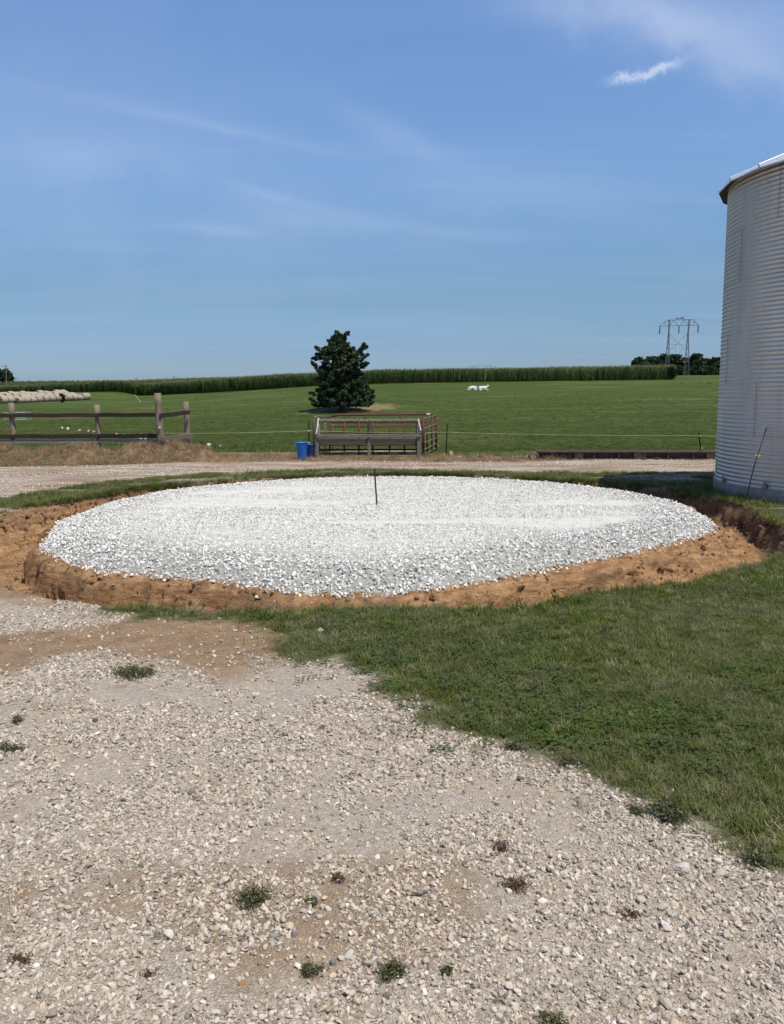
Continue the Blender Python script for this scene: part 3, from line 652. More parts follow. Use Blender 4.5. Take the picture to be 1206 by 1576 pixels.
def grass():
    P = []
    for (x0, x1, y0, y1, dn) in [(-1.3, 3.6, 2.0, 4.6, 1750), (-2.6, 6.2, 4.6, 8.5, 820), (3.0, 8.5, 8.0, 12.2, 520), (-9.5, 8.5, 11.9, 19.0, 330)]:
        n = int((x1-x0)*(y1-y0)*dn); X = rs.uniform(x0, x1, n); Y = rs.uniform(y0, y1, n); f, d, th = lawn_cover(X, Y)
        k = rs.uniform(0, 1, n) < f; P.append(np.stack([X[k], Y[k]], -1))
    P = np.vstack(P); X, Y = P.T; m = len(X); pv = vnoise(X*.7, Y*.7, 99)
    f, d, th = lawn_cover(X, Y); edge = f < .75
    s = rs.uniform(.5, 1.1, m)*(.70+.5*pv)*np.where(edge, .65, 1)*(1+.5*sstep(11, 16, Y))
    scatter('lawn_grass', at_heights(X, Y, -.004), np.stack([rs.uniform(-.2, .2, m), rs.uniform(-.2, .2, m), rs.uniform(0, 6.28, m)], -1), sclv(s, .2), grass_c, 7, 'mown green grass between the gravel drive and the trench', 'grass')
    # long fringe hanging at the trench lip and along the bin wall
    n = 12000; a = rs.uniform(-math.pi, math.pi, n); th = a; rr = rout_(a)+rs.uniform(-.07, .28, n)*rs.uniform(.2, 1, n); X = CC[0]+rr*np.cos(a); Y = CC[1]+rr*np.sin(a)
    f, d, _ = lawn_cover(X, Y); backw = np.where(np.sin(a) > .15, 1., .14)+1.5*np.exp(-((np.abs(a)-2.6)/.25)**2); k = rs.uniform(0, 1, n) < f*backw*(.2+.8*vnoise(X*1.5, Y*1.5, 55)); X, Y = X[k], Y[k]
    ang = rs.uniform(-math.pi, math.pi, 420); bx = 7.89+2.42*np.cos(ang)+rs.normal(0, .03, 420); by = 13.55+2.42*np.sin(ang)+rs.normal(0, .03, 420)
    X = np.r_[X, bx]; Y = np.r_[Y, by]; m = len(X); s = rs.uniform(.6, 1.25, m); s[-420:] *= 1.15
    scatter('bank_grass', at_heights(X, Y, -.01), np.stack([rs.uniform(-.3, .3, m), rs.uniform(-.3, .3, m), rs.uniform(0, 6.28, m)], -1), sclv(s, .2), long_c, 4, 'longer grass fringing the far trench bank', 'grass')
    n = 9000; X = rs.uniform(-1, 4, n); Y = rs.uniform(2.2, 7, n); f, d, _ = lawn_cover(X, Y); k = (rs.uniform(0, 1, n) < f) & (rs.uniform(0, 1, n) < .75*sstep(.0, .12, fbm(X*1.3, Y*1.3, 77, 3))); X, Y = X[k], Y[k]; m = len(X)
    scatter('clover', at_heights(X, Y), np.stack([rs.uniform(-.2, .2, m), rs.uniform(-.2, .2, m), rs.uniform(0, 6.28, m)], -1), sclv(rs.uniform(.8, 1.3, m)), clover_c, 4, 'patches of clover in the lawn near the drive', 'clover')
    n = 64000; Y = 24*(150/24)**(rs.uniform(0, 1, n)**1.25); X = rs.uniform(-.56, .56, n)*Y+rs.uniform(-1, 1, n); pn = np.interp(X, PNEAR[:, 0], PNEAR[:, 1])
    k = Y > np.maximum(pn-.1, 22); Y = np.where(Y < 24.2, Y-rs.uniform(0, 2, n), Y); k = (Y > pn) & (rs.uniform(0, 1, n) < .9*sstep(150, 55, Y)); X, Y = X[k], Y[k]; m = len(X)
    s = rs.uniform(.4, 1.1, m)*(1+Y/90)
    scatter('pasture_grass', at_heights(X, Y, -.01), np.stack([rs.uniform(-.2, .2, m), rs.uniform(-.2, .2, m), rs.uniform(0, 6.28, m)], -1), np.stack([s, s, s*rs.uniform(.22, .55, m)], -1), past_c, 5, 'short grazed pasture grass rising to the corn', 'grass')
    # straw over the verge
    n = 16000; X = rs.uniform(-14, 5, n); Y = rs.uniform(20.3, 24, n); pn = np.interp(X, PNEAR[:, 0], PNEAR[:, 1]); rf = np.interp(X, RFAR[:, 0], RFAR[:, 1])
    d = np.where(X < -5.2, 1, .28)*sstep(-.2, .25, Y-rf)*sstep(.35, 0, Y-pn); k = rs.uniform(0, 1, n) < d; X, Y = X[k], Y[k]; m = len(X)
    s = rs.uniform(.5, 1.2, m)
    scatter('loose_straw', at_heights(X, Y, -.01), np.stack([rs.uniform(-.5, .5, m), rs.uniform(-.5, .5, m), rs.uniform(0, 6.28, m)], -1), sclv(s), straw_c, 5, 'tan loose straw heaped along the plank fence', 'straw')
grass()

# ------------------------------------------------------------------ mesh helpers
def frame_of(d):
    d = Vector(d).normalized(); up = Vector((0, 0, 1)) if abs(d.z) < .95 else Vector((1, 0, 0)); a = d.cross(up).normalized(); b_ = a.cross(d); return a, b_
def tube(bm, pts, rad, seg=8, cap=True):
    pts = [Vector(p) for p in pts]; rad = rad if isinstance(rad, (list, tuple)) else [rad]*len(pts); rings = []
    for i, p in enumerate(pts):
        d = pts[min(i+1, len(pts)-1)]-pts[max(i-1, 0)]; a, b_ = frame_of(d)
        rings.append([bm.verts.new(p+(a*math.cos(t)+b_*math.sin(t))*rad[i]) for t in [2*math.pi*j/seg for j in range(seg)]])
    for r1, r2 in zip(rings, rings[1:]):
        for j in range(seg): bm.faces.new([r1[j], r1[(j+1) % seg], r2[(j+1) % seg], r2[j]])
    if cap: bm.faces.new(rings[0][::-1]); bm.faces.new(rings[-1])
def box(bm, c, s, rot=None):
    vs = []
    for x in (-.5, .5):
        for y in (-.5, .5):
            for z in (-.5, .5):
                v = Vector((x*s[0], y*s[1], z*s[2])); v = rot @ v if rot else v; vs.append(bm.verts.new(v+Vector(c)))
    for f in ((0, 1, 3, 2), (4, 6, 7, 5), (0, 4, 5, 1), (2, 3, 7, 6), (0, 2, 6, 4), (1, 5, 7, 3)): bm.faces.new([vs[i] for i in f])
def beam(bm, a, b_, w, h):
    a = Vector(a); b_ = Vector(b_); d = (b_-a); L = d.length; x = d.normalized(); y = Vector((0, 0, 1)).cross(x)
    y = y.normalized() if y.length > 1e-3 else Vector((0, 1, 0)); z = x.cross(y); box(bm, (a+b_)/2, (L, w, h), Matrix((x, y, z)).transposed())
def fin(name, bm, mat, parent=None, smooth=False, bevel=0, loc=None):
    if bevel: bmesh.ops.bevel(bm, geom=list(bm.edges), offset=bevel, segments=1, affect='EDGES', profile=.5)
    bmesh.ops.recalc_face_normals(bm, faces=bm.faces)
    me = bpy.data.meshes.new(name); bm.to_mesh(me); bm.free()
    for m_ in (mat if isinstance(mat, list) else [mat]): me.materials.append(m_)
    if smooth: me.polygons.foreach_set('use_smooth', [True]*len(me.polygons))
    o = bpy.data.objects.new(name, me); COL.objects.link(o)
    if parent: o.parent = parent
    if loc is not None: o.location = loc
    return o
def hz(x, y): return float(height(np.array([x]), np.array([y]))[0])
def copy_tree(o, parent=None):
    c = o.copy(); COL.objects.link(c); c.parent = parent
    for ch in [k for k in bpy.data.objects if k.parent == o]: copy_tree(ch, c)
    return c

# ------------------------------------------------------------------ grain bin
BX, BY, BR = 7.89, 13.55, 2.30
def grain_bin():
    b = empty('grain_bin', (BX, BY, 0), label='tall round corrugated galvanised steel grain bin cut by the right edge', cat='grain bin')
    bm = bmesh.new(); n = 96; prof = [(2.28, -.12), (2.325, -.12), (2.325, .20), (2.318, .21), (2.24, .21)]
    for (ra, za), (rb, zb) in zip(prof, prof[1:]):
        for i in range(n):
            t0, t1 = 2*math.pi*i/n, 2*math.pi*(i+1)/n
            bm.faces.new([bm.verts.new((q*math.cos(t), q*math.sin(t), z)) for q, t, z in ((ra, t0, za), (ra, t1, za), (rb, t1, zb), (rb, t0, zb))])
    bmesh.ops.remove_doubles(bm, verts=bm.verts, dist=1e-4); fin('foundation_ring', bm, MAT['concrete'], b, True)
    # one curved corrugated sheet, shared by every ring
    na, nc, per = 26, 12, 8; H = .81; ang = 2*math.pi/5; V = []
    ext = .016
    for j in range(nc*per+1):
        z = H*j/(nc*per); w = .0082*math.cos(2*math.pi*j/per)
        for i in range(na+1):
            t = (ang+ext)*i/na; q = BR+w+.0022*(i/na)+.0015*(j/(nc*per)); V.append((q*math.cos(t), q*math.sin(t), z))
    V = np.array(V); idx = np.arange(len(V)).reshape(nc*per+1, na+1)
    Fc = np.stack([idx[:-1, :-1], idx[:-1, 1:], idx[1:, 1:], idx[1:, :-1]], -1).reshape(-1, 4)
    first = mesh_np('wall_panel', V, Fc, MAT['steel'], True, parent=b)
    sm = bmesh.new()
    for j in range(nc*2):
        q = BR+.012; t = .018; box(sm, (q*math.cos(t), q*math.sin(t), (j+.5)*H/(nc*2)), (.008, .010, .010))
    for i in range(26):
        t = ang*(i+.5)/26; q = BR+.006; box(sm, (q*math.cos(t), q*math.sin(t), .008), (.008, .010, .010), Matrix.Rotation(t, 3, 'Z'))
    bolt1 = fin('bolt_row', sm, MAT['bolt'], b); bolt1['kind'] = 'stuff'
    a_seam = math.atan2(13.05-BY, 5.7-BX)
    k = 0
    for ring in range(6):
        for p in range(5):
            o = first if k == 0 else first.copy(); s = bolt1 if k == 0 else bolt1.copy()
            for q in (o, s):
                if k: COL.objects.link(q); q.parent = b
                q.location = (0, 0, .21+ring*H); q.rotation_euler = (0, 0, [2.9, 3.45, 3.05, 3.75, 3.2, 3.55][ring]+p*ang)
            k += 1
    # anchor brackets round the foot
    bm = bmesh.new(); box(bm, (BR+.02, 0, .235), (.05, .07, .05)); box(bm, (BR+.035, 0, .27), (.012, .05, .09)); br = fin('anchor_bracket', bm, MAT['bolt'], b, bevel=.004)
    for i in range(1, 14):
        c = br.copy(); COL.objects.link(c); c.parent = b; c.rotation_euler = (0, 0, 2*math.pi*i/14)
    # roof of flat pans with standing ribs
    NP = 20; z0 = .21+6*H; re, rc, zt = BR+.155, .28, z0+.86; a = 2*math.pi/NP; ze = z0-.035
    bm = bmesh.new()
    def rp(r_, t, z): return (r_*math.cos(t), r_*math.sin(t), z)
    q = [rp(re, 0, ze), rp(re, a, ze), rp(rc, a, zt), rp(rc, 0, zt)]
    top = [bm.verts.new(v) for v in q]; low = [bm.verts.new((v[0], v[1], v[2]-.02)) for v in q]
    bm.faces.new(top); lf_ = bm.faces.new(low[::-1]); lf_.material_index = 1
    for i in range(4): bm.faces.new([top[i], low[i], low[(i+1) % 4], top[(i+1) % 4]])
    # drip edge turned down
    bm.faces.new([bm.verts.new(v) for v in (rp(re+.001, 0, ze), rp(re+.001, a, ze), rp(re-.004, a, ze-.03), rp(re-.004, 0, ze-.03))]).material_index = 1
    rpn = fin('roof_panel', bm, [MAT['roofsteel'], MAT['soffit']], b)
    bm = bmesh.new(); beam(bm, rp(re+.015, 0, ze+.022), rp(rc, 0, zt+.022), .035, .05); rib = fin('roof_rib', bm, MAT['roofsteel'], b, bevel=.006)
    for i in range(1, NP):
        for o in (rpn, rib):
            c = o.copy(); COL.objects.link(c); c.parent = b; c.rotation_euler = (0, 0, a*i)
    bm = bmesh.new(); tube(bm, [(0, 0, zt-.05), (0, 0, zt+.12)], [.33, .33], 24); tube(bm, [(0, 0, zt+.12), (0, 0, zt+.2)], [.38, .12], 24); fin('roof_cap', bm, MAT['roofsteel'], b)
    return b
grain_bin()
def lean_rod():
    foot = gp(1146, 759)
    while math.hypot(foot[0]-BX, foot[1]-BY) < 2.62: foot = foot-np.array([foot[0], foot[1], 0])*.004
    foot[2] = hz(*foot[:2])
    d = ray(1179.5, 658); o = np.array([0, 0, CH]); a = d[0]**2+d[1]**2; bb = 2*(d[0]*(-BX)+d[1]*(-BY)); c = BX**2+BY**2-(BR+.035)**2
    t = (-bb-math.sqrt(bb*bb-4*a*c))/(2*a); top = o+d*t
    e = empty('leaning_rod', tuple(foot), label='thin dark electric fence rod leaning against the grain bin wall', cat='fence rod')
    bm = bmesh.new(); v = Vector(top)-Vector(foot); tube(bm, [(0, 0, -.05), v*.5+Vector((-.03, -.03, .0)), v], .0095, 8); fin('rod', bm, MAT['tpost'], e)
    bm = bmesh.new(); p = v*.63; tube(bm, [p+Vector((-.05, 0, 0)), p+Vector((.03, 0, 0))], .014, 8); tube(bm, [p-v.normalized()*.02, p+v.normalized()*.02], .02, 8); fin('insulator', bm, MAT['yellow'], e)
lean_rod()

# ------------------------------------------------------------------ centre stake
def stake():
    p = gp(580, 775, .1); z = hz(p[0], p[1]); e = empty('steel_stake', (p[0], p[1], z-.03), label='thin black steel stake marking the middle of the white gravel pad', cat='stake')
    bm = bmesh.new(); tube(bm, [(0, 0, 0), (-.018, 0, .30), (-.03, 0, .56)], .012, 8); fin('shaft', bm, MAT['tpost'], e)
    bm = bmesh.new(); tube(bm, [(-.03, 0, .56), (-.031, 0, .585)], [.015, .015], 8); fin('cap', bm, MAT['tpost'], e)
stake()

# ------------------------------------------------------------------ plank fence on the left
def plank_fence():
    e = empty('plank_fence', (-9.5, 23.6, 0), label='weathered wooden plank fence with dark rails behind the straw', cat='fence')
    def L(p): return Vector(p)-Vector((-9.5, 23.6, 0))
    ps = []
    def post(pxb, pxt, pyt, Y, w, seg=14, label=None):
        pb = atY(pxb, 690, Y); pt = atY(pxt, pyt, Y); base = Vector((pb[0], Y, hz(pb[0], Y)-.3)); top = Vector((pt[0], Y, pt[2]))
        bm = bmesh.new(); k = 7; pts = []; rad = []
        for i in range(k):
            f = i/(k-1); pts.append(L(base.lerp(top, f))+Vector((random.uniform(-.006, .006), random.uniform(-.006, .006), 0))); rad.append(w*(1.08-.14*f)*random.uniform(.97, 1.03))
        tube(bm, pts, rad, seg); o = fin('post', bm, MAT['post'], e, True)
        if label: o['label'] = label
        return base, top
    a = post(22.5, 16.5, 620, 23.9, .085); b_ = post(154, 148.5, 623, 23.9, .085); big = post(248, 242, 605, 22.7, .095, label='tallest thick round post')
    c = post(289, 286, 618, 24.9, .085); lf = post(-112, -117, 622, 23.9, .085)
    post(-246, -250, 622, 23.9, .085)
    # rails on the near side of the posts
    def rail(p, q, h, th, mat, name, lab=None):
        bm = bmesh.new(); n = 6; p = L(p); q = L(q); d = (q-p)
        for i in range(n):
            j1 = Vector((0, 0, .006*math.sin(i*1.7))); j2 = Vector((0, 0, .006*math.sin((i+1)*1.7)))
            beam(bm, p+d*i/n+j1, p+d*(i+1)/n+j2+d.normalized()*.0, th, h)
        o = fin(name, bm, mat, e)
        if lab: o['label'] = lab
    def line(px, py, Y): return atY(px, py, Y)
    Yr = 23.78
    xs = [-250, -115, 19, 151, 247]
    for (y0, y1, h, mat, nm) in [(641, 638.5, .115, MAT['rail'], 'rail'), (673, 671, .12, MAT['rail'], 'rail'), (680.5, 678.5, .10, MAT['board'], 'board')]:
        for i in range(4):
            f0 = (xs[i]+250)/497; f1 = (xs[i+1]+250)/497
            Ya = Yr if i < 3 else Yr; Yb = Yr if i < 3 else 22.98
            off = .0 if nm == 'rail' else .03
            rail(line(xs[i]+.6, y0+(y1-y0)*f0+random.uniform(-.3, .3)-(0 if i < 9 else 0), Ya+off), line(xs[i+1]-.6, y0+(y1-y0)*f1, Yb+off), h, .04, mat, nm)
    # short return to the last post
    rail(line(246, 640, 22.58), line(291, 634.5, 24.75), .12, .045, MAT['rail'], 'rail')
    rail(line(249, 676, 22.56), line(294.5, 670.5, 24.74), .125, .09, MAT['timber'], 'timber', 'thick pale brown timber')
    rail(line(250, 684, 22.66), line(293, 678, 24.85), .11, .04, MAT['board'], 'board')
    # woven wire under the boards
    bm = bmesh.new()
    x0, x1 = line(-250, 0, 23.95)[0], line(243, 0, 23.95)[0]; z0 = .1
    for k in range(4):
        zz = .12+.14*k; tube(bm, [L((x0, 23.98, zz)), L((x1, 23.98, zz))], .002, 4, False)
    x = x0
    while x < x1:
        tube(bm, [L((x, 23.98, .0)), L((x+.01, 23.98, .56))], .0018, 4, False); x += .155
    o = fin('wire_mesh', bm, MAT['wire'], e); o['kind'] = 'stuff'
    bm = bmesh.new(); p = L(atY(246, 657.5, 22.58)); tube(bm, [p, p+Vector((0, -.05, 0))], [.022, .028], 8); fin('insulator', bm, MAT['white'], e)
    bm = bmesh.new(); p = L(atY(18.5, 643, 23.9)); ring = []
    for k in range(17):
        t = 2*math.pi*k/16; ring.append(p+Vector((.092*math.cos(t), .092*math.sin(t), .03*math.cos(t))))
    tube(bm, ring, .006, 6, False); fin('wire_tie', bm, MAT['rustpipe'], e)
plank_fence()

# ------------------------------------------------------------------ electric fence
def electric_fence():
    def tp(name, pb, pt, Y, label, ins):
        b0 = atY(*pb, Y); t0 = atY(*pt, Y); z = hz(b0[0], Y); e = empty(name, (b0[0], Y, z), label=label, cat='fence post', group='steel posts of the electric fence')
        top = Vector(t0)-Vector((b0[0], Y, z)); bot = Vector((0, 0, -.2)); bm = bmesh.new()
        beam(bm, bot, top, .035, .006); beam(bm, bot+Vector((0, .018, 0)), top+Vector((0, .018, 0)), .006, .034)
        for k in range(11):
            p = bot.lerp(top, .25+.065*k); box(bm, p+Vector((0, -.006, 0)), (.014, .012, .01))
        fin('shaft', bm, MAT['tpost'], e)
        for (py, m) in ins:
            p = atY(pb[0]+(pt[0]-pb[0])*(pb[1]-py)/(pb[1]-pt[1]), py, Y)-np.array([b0[0], Y, z]); bm = bmesh.new(); tube(bm, [Vector(p)+Vector((0, -.05, 0)), Vector(p)+Vector((0, .01, 0))], [.018, .024], 8)
            fin('insulator', bm, m, e)
    Yp = 23.6
    tp('steel_fence_post', (475, 697), (475, 648), 23.3, 'dark steel post standing behind the blue tub', [(663, MAT['white']), (681.5, MAT['white'])])
    tp('steel_fence_post', (686, 703), (688, 653), Yp-.3, 'dark upright steel post among tan rocks right of the red pen', [])
    tp('steel_fence_post', (1082, 704.5), (1075.5, 666), 21.7, 'short leaning dark steel post with yellow insulators near the grain bin', [(671, MAT['yellow']), (690, MAT['yellow'])])
    pts = [atY(252, 666.5, 22.9), atY(475, 662.8, 23.2), atY(687, 665.2, 23.2), atY(1076, 670.5, 21.65), atY(1330, 673, 21.4)]
    bm = bmesh.new(); full = []
    for a, b_ in zip(pts, pts[1:]):
        for k in range(12):
            f = k/12; p = Vector(a).lerp(Vector(b_), f); p.z -= .03*4*f*(1-f); full.append(p)
    full.append(Vector(pts[-1])); o0 = full[0].copy(); tube(bm, [p-o0 for p in full], .0042, 5)
    o = fin('fence_wire', bm, MAT['rope'], loc=o0); tag(o, 'pale green electric wire strung above the pasture edge', 'fence wire')
electric_fence()

# ------------------------------------------------------------------ feed bunk and red pen
BKY = 22.5
def feed_bunk():
    o0 = Vector((atY(566, 700, BKY)[0], BKY, 0)); e = empty('feed_bunk', o0, label='grey weathered wooden feed bunk with a pale roof beam before red gates', cat='feed bunk')
    def P(px, py, dy=0.): return Vector(atY(px, py, BKY+dy))-o0
    def part(nm, bm, m, lab=None, bevel=.006):
        o = fin(nm, bm, m, e, bevel=bevel)
        if lab: o['label'] = lab
    for (x0, x1, w) in ((488.5, 487.5, .085), (567.5, 567.5, .085), (644.5, 643.8, .10)):
        bm = bmesh.new(); a = P(x0, 704); a.z = -.05; beam(bm, a, P(x1, 671), w, w); part('front_post', bm, MAT['bunkwood'])
    for (x0, w) in ((490, .08), (567, .08), (642, .09)):
        bm = bmesh.new(); a = P(x0, 700, .75); a.z = -.05; b_ = P(x0, 646, .75); beam(bm, a, b_, w, w); part('rear_post', bm, MAT['bunkdark'])
    bm = bmesh.new(); beam(bm, P(484.5, 671.3, -.065), P(647, 670.6, -.065), .04, .09); part('top_board', bm, MAT['bunkwood'])
    bm = bmesh.new(); a = P(490, 679, .0); b_ = P(643, 679, .0); beam(bm, a+Vector((0, .05, -.0)), b_+Vector((0, .05, 0)), .03, .13); part('trough_side', bm, MAT['bunkdark'])
    bm = bmesh.new(); beam(bm, P(490, 679, .62), P(643, 679, .62), .03, .15); part('trough_side', bm, MAT['bunkdark'])
    bm = bmesh.new(); beam(bm, P(490, 684, .34), P(643, 684, .34), .54, .03); part('trough_floor', bm, MAT['bunkdark'])
    for (x0) in (491, 643):
        bm = bmesh.new(); beam(bm, P(x0, 681, .05), P(x0, 681, .6), .04, .22); part('end_board', bm, MAT['bunkwood'])
    for py, m, h, dy in ((692.5, 'rail', .05, .55), (698.5, 'bunkdark', .065, .5)):
        bm = bmesh.new(); beam(bm, P(490, py, dy), P(643, py-.3, dy), .05, h); part('lower_rail', bm, MAT[m])
    bm = bmesh.new(); beam(bm, P(492, 703, .05), P(643, 702, .05), .09, .045); part('skid', bm, MAT['board'])
    # roof beam: short ribbed slats, one by one
    bm = bmesh.new(); beam(bm, P(489, 648.3, .25), P(643, 648.3, .25), .10, .055); part('roof_beam', bm, MAT['bunkwood'])
    n = 34
    bm = bmesh.new(); box(bm, (0, 0, 0), (.052, .07, .014), Matrix.Rotation(.9, 3, 'X')); s0 = fin('roof_slat', bm, MAT['bunkwood'], e, bevel=.003)
    for i in range(n):
        o = s0 if i == 0 else s0.copy()
        if i: COL.objects.link(o); o.parent = e
        o.location = P(491+151*i/(n-1), 646.2+random.uniform(-.5, .5), .2); o.rotation_euler = (random.uniform(-.12, .12), random.uniform(-.15, .15), random.uniform(-.06, .06))
    bm = bmesh.new(); tube(bm, [P(489.6, 643.5, .15), P(488.5, 655, .0), P(486.5, 668, -.1)], .022, 8); part('end_brace', bm, MAT['palepipe'], bevel=0)
    bm = bmesh.new(); tube(bm, [P(643.5, 645, .15), P(645.3, 655, .0), P(647.5, 663, -.1)], .022, 8); part('end_brace', bm, MAT['palepipe'], bevel=0)
    for x0 in (490.5, 641.5):
        bm = bmesh.new(); beam(bm, P(x0, 672, .1), P(x0, 650, .25), .06, .06); part('upright', bm, MAT['bunkwood'])
feed_bunk()
def gates():
    Y2 = 24.15
    o0 = Vector((atY(575, 700, Y2)[0], Y2, 0)); e = empty('red_gate', o0, label='long faded red pipe gate standing behind the feed bunk', cat='gate')
    def P(px, py, Y=Y2): return Vector(atY(px, py, Y))-o0
    def bar(nm, pts, r, m, lab=None):
        bm = bmesh.new(); tube(bm, pts, r, 8); o = fin(nm, bm, m, e, True)
        if lab: o['label'] = lab
    bar('top_rail', [P(509, 641.2), P(520, 639.2), P(600, 638), P(665, 637.8)], .026, MAT['redpaint'])
    bar('top_rail', [P(482.5, 700, 22.9), P(482.5, 645, 22.9), P(484, 641.8, 22.9), P(487, 641, 22.95), P(509, 641.2, 24.1)], .026, MAT['rustpipe'], 'bare bent end hoop')
    bar('bottom_rail', [P(508, 695.2), P(650, 694.5)], .022, MAT['palepipe'])
    for py in (650.2, 656.4): bar('rail', [P(507, py+.2), P(655, py)], .020 if py < 652 else .014, MAT['redpaint'])
    for py in (666, 684): bar('rail', [P(507, py+.2), P(655, py)], .014, MAT['redpaint'])
    for px in (507.5, 529.5, 552, 573.5, 599.3, 622.2): bar('upright', [P(px, 697), P(px+.2, 650)], .028, MAT['redpaint'])
    for px in (500, 512): bar('upright', [P(px, 697), P(px, 645)], .016, MAT['rustpipe'])
    for px in (561, 615): bar('top_stub', [P(px, 650), P(px, 638.5)], .024, MAT['redpaint'])
    bm = bmesh.new(); beam(bm, P(656, 637), P(662, 636.9), .06, .05); fin('clamp', bm, MAT['white'], e)
    # side gate receding to the right
    A = np.array(atY(651.3, 700, 22.75)); B = np.array(atY(671, 690, 25.0)); o1 = Vector((A[0], A[1], 0)); e = empty('side_gate', o1, label='rust red six bar side gate receding at the right end of the pen', cat='gate')
    def Q(f, py0, py1):
        Y = 22.75+(25.0-22.75)*f; px = 651.3+(671-651.3)*f; return Vector(atY(px, py0+(py1-py0)*f, Y))-o1
    for (a, b_) in ((645, 639.3), (660.5, 652.5), (669.3, 664.5), (682, 674), (693, 682), (699.5, 690)):
        bar('rail', [Q(0, a, b_), Q(.5, a, b_), Q(1, a, b_)], .019, MAT['rustpipe'])
    for f, r in ((0, .034), (.3, .024), (.66, .024), (1, .034)):
        bar('upright', [Q(f, 706, 697), Q(f, 643, 639)], r, MAT['redpaint'])
    bar('end_loop', [Q(1, 682, 683)+Vector((0, 0, 0)), Q(1, 684, 684)+Vector((.05, 0, 0)), Q(1, 694, 694)+Vector((.06, 0, 0))], .012, MAT['palepipe'])
gates()
def tubs():
    def tub(px, pyb, Y, r0, r1, h, mat, label, tilt=0):
        p = atY(px, pyb, Y); z = hz(p[0], Y); e = empty('plastic_tub', (p[0], Y, z), label=label, cat='tub')
        bm = bmesh.new(); n = 28; prof = [(0, .0), (r0*.96, 0), (r0, .015), (r0+(r1-r0)*.9, h*.88), (r1*1.0, h*.9), (r1*1.03, h*.905), (r1*1.03, h), (r1*.95, h), (r0*.93, .03), (0, .03)]
        rings = []
        for (r, zz) in prof: rings.append([bm.verts.new((max(r, .001)*math.cos(2*math.pi*j/n), max(r, .001)*math.sin(2*math.pi*j/n), zz)) for j in range(n)])
        for a, b_ in zip(rings, rings[1:]):
            for j in range(n): bm.faces.new([a[j], a[(j+1) % n], b_[(j+1) % n], b_[j]])
        fin('tub_body', bm, mat, e, True)
        bm = bmesh.new(); ring = [(r1*1.045*math.cos(2*math.pi*j/n), r1*1.045*math.sin(2*math.pi*j/n), h*.985) for j in range(n+1)]; tube(bm, ring, .011, 6, False); fin('rim', bm, mat, e, True)
    tub(464.5, 706, 21.9, .115, .158, .46, MAT['blue'], 'bright blue plastic tub standing in front of the dark post')
    tub(477.5, 702, 22.55, .10, .135, .36, MAT['shaded'], 'dark navy plastic tub tucked between the blue tub and the bunk')
tubs()

# ------------------------------------------------------------------ rusty conveyor beam beside the track
def rusty_beam():
    a = atY(824, 704, 21.3); b_ = atY(1160, 706, 20.6); o0 = Vector((a[0], a[1], 0)); B = Vector((b_[0], b_[1], 0))-o0; n = B.normalized(); nn = Vector((-n.y, n.x, 0)); LL = B.length
    e = empty('rusty_beam', o0, label='long low rusty steel conveyor beam lying beside the gravel track', cat='steel beam')
    def bar(nm, s0, s1, off, z, w, h, m, lab=None):
        bm = bmesh.new(); p = n*s0+nn*off+Vector((0, 0, z)); q = n*s1+nn*off+Vector((0, 0, z)); beam(bm, p, q, w, h); o = fin(nm, bm, m, e, bevel=.004)
        if lab: o['label'] = lab
    bar('top_flange', 0, LL, 0, .215, .16, .022, MAT['rust']); bar('top_lip', 0, LL, -.085, .20, .012, .045, MAT['rust'])
    bar('web', .02, LL, .03, .11, .014, .19, MAT['rust']); bar('bottom_flange', .05, LL, 0, .016, .14, .018, MAT['rust'])
    k = .25
    bm = bmesh.new(); box(bm, (0, -.02, .108), (.03, .07, .18)); rb = fin('rib', bm, MAT['rust'], e, bevel=.003); first = True
    while k < LL:
        o = rb if first else rb.copy()
        if not first: COL.objects.link(o); o.parent = e
        first = False; o.location = n*k+nn*-.02; o.rotation_euler = (0, 0, math.atan2(n.y, n.x)); k += .62
    for (s0, s1) in ((1.0, 1.22), (2.5, 2.8), (4.3, 4.5)):
        bar('side_plate', s0, s1, -.045, .10, .01, .15, MAT['rustpipe'])
    c = atY(821, 704, 21.0); z = hz(c[0], c[1]); e2 = empty('wire_coil', (c[0], c[1], z), label='round rusty wire coil at the left end of the steel beam', cat='wire coil')
    for j in range(5):
        bm = bmesh.new(); R_ = .10+.008*j; y = (j-2)*.022; pts = [(R_*math.cos(t), y+.01*math.sin(3*t), R_*.8*math.sin(t)+.10) for t in [2*math.pi*q/20 for q in range(21)]]
        tube(bm, pts, .010, 6, False); fin('coil_loop', bm, MAT['rust'] if j % 2 else MAT['rustpipe'], e2, True)
rusty_beam()

# ------------------------------------------------------------------ rocks
def rock(name, px, py, w, h, mat, label, seed, group=None, Y=None, flat=.6):
    p = gp(px, py) if Y is None else atY(px, py, Y); z = hz(p[0], p[1])
    dist = math.hypot(p[0], p[1]); W = w/CF*dist*.5; Hh = h/CF*dist
    bm = hull_stone(seed, 16, 1.0, .06); bmesh.ops.scale(bm, vec=(W, W*.8, Hh*.6), verts=bm.verts)
    o = fin(name, bm, mat, loc=(p[0], p[1], z+Hh*.25)); o.rotation_euler = (0, 0, random.uniform(-.4, .4)); tag(o, label, 'rock', group); return o
rock('stone', 493, 972, 13, 9, MAT['palerock'], 'rounded pale stone lying in the grass at the lawn corner', 1)
rock('stone', 768, 1284, 11, 10, MAT['orangerock'], 'small upright orange stone above the dead weed in the gravel', 2)
rock('stone', 371, 1516, 18, 11, MAT['orangerock'], 'flat rusty brown stone low on the left of the gravel', 3)
rock('stone', 819, 1346, 19, 12, MAT['palerock'], 'pale squared stone casting a dark edge below the dead weed', 4)
rock('stone', 1052, 1335, 24, 15, MAT['palerock'], 'large pale flat stone in gravel below the lawn edge', 5)
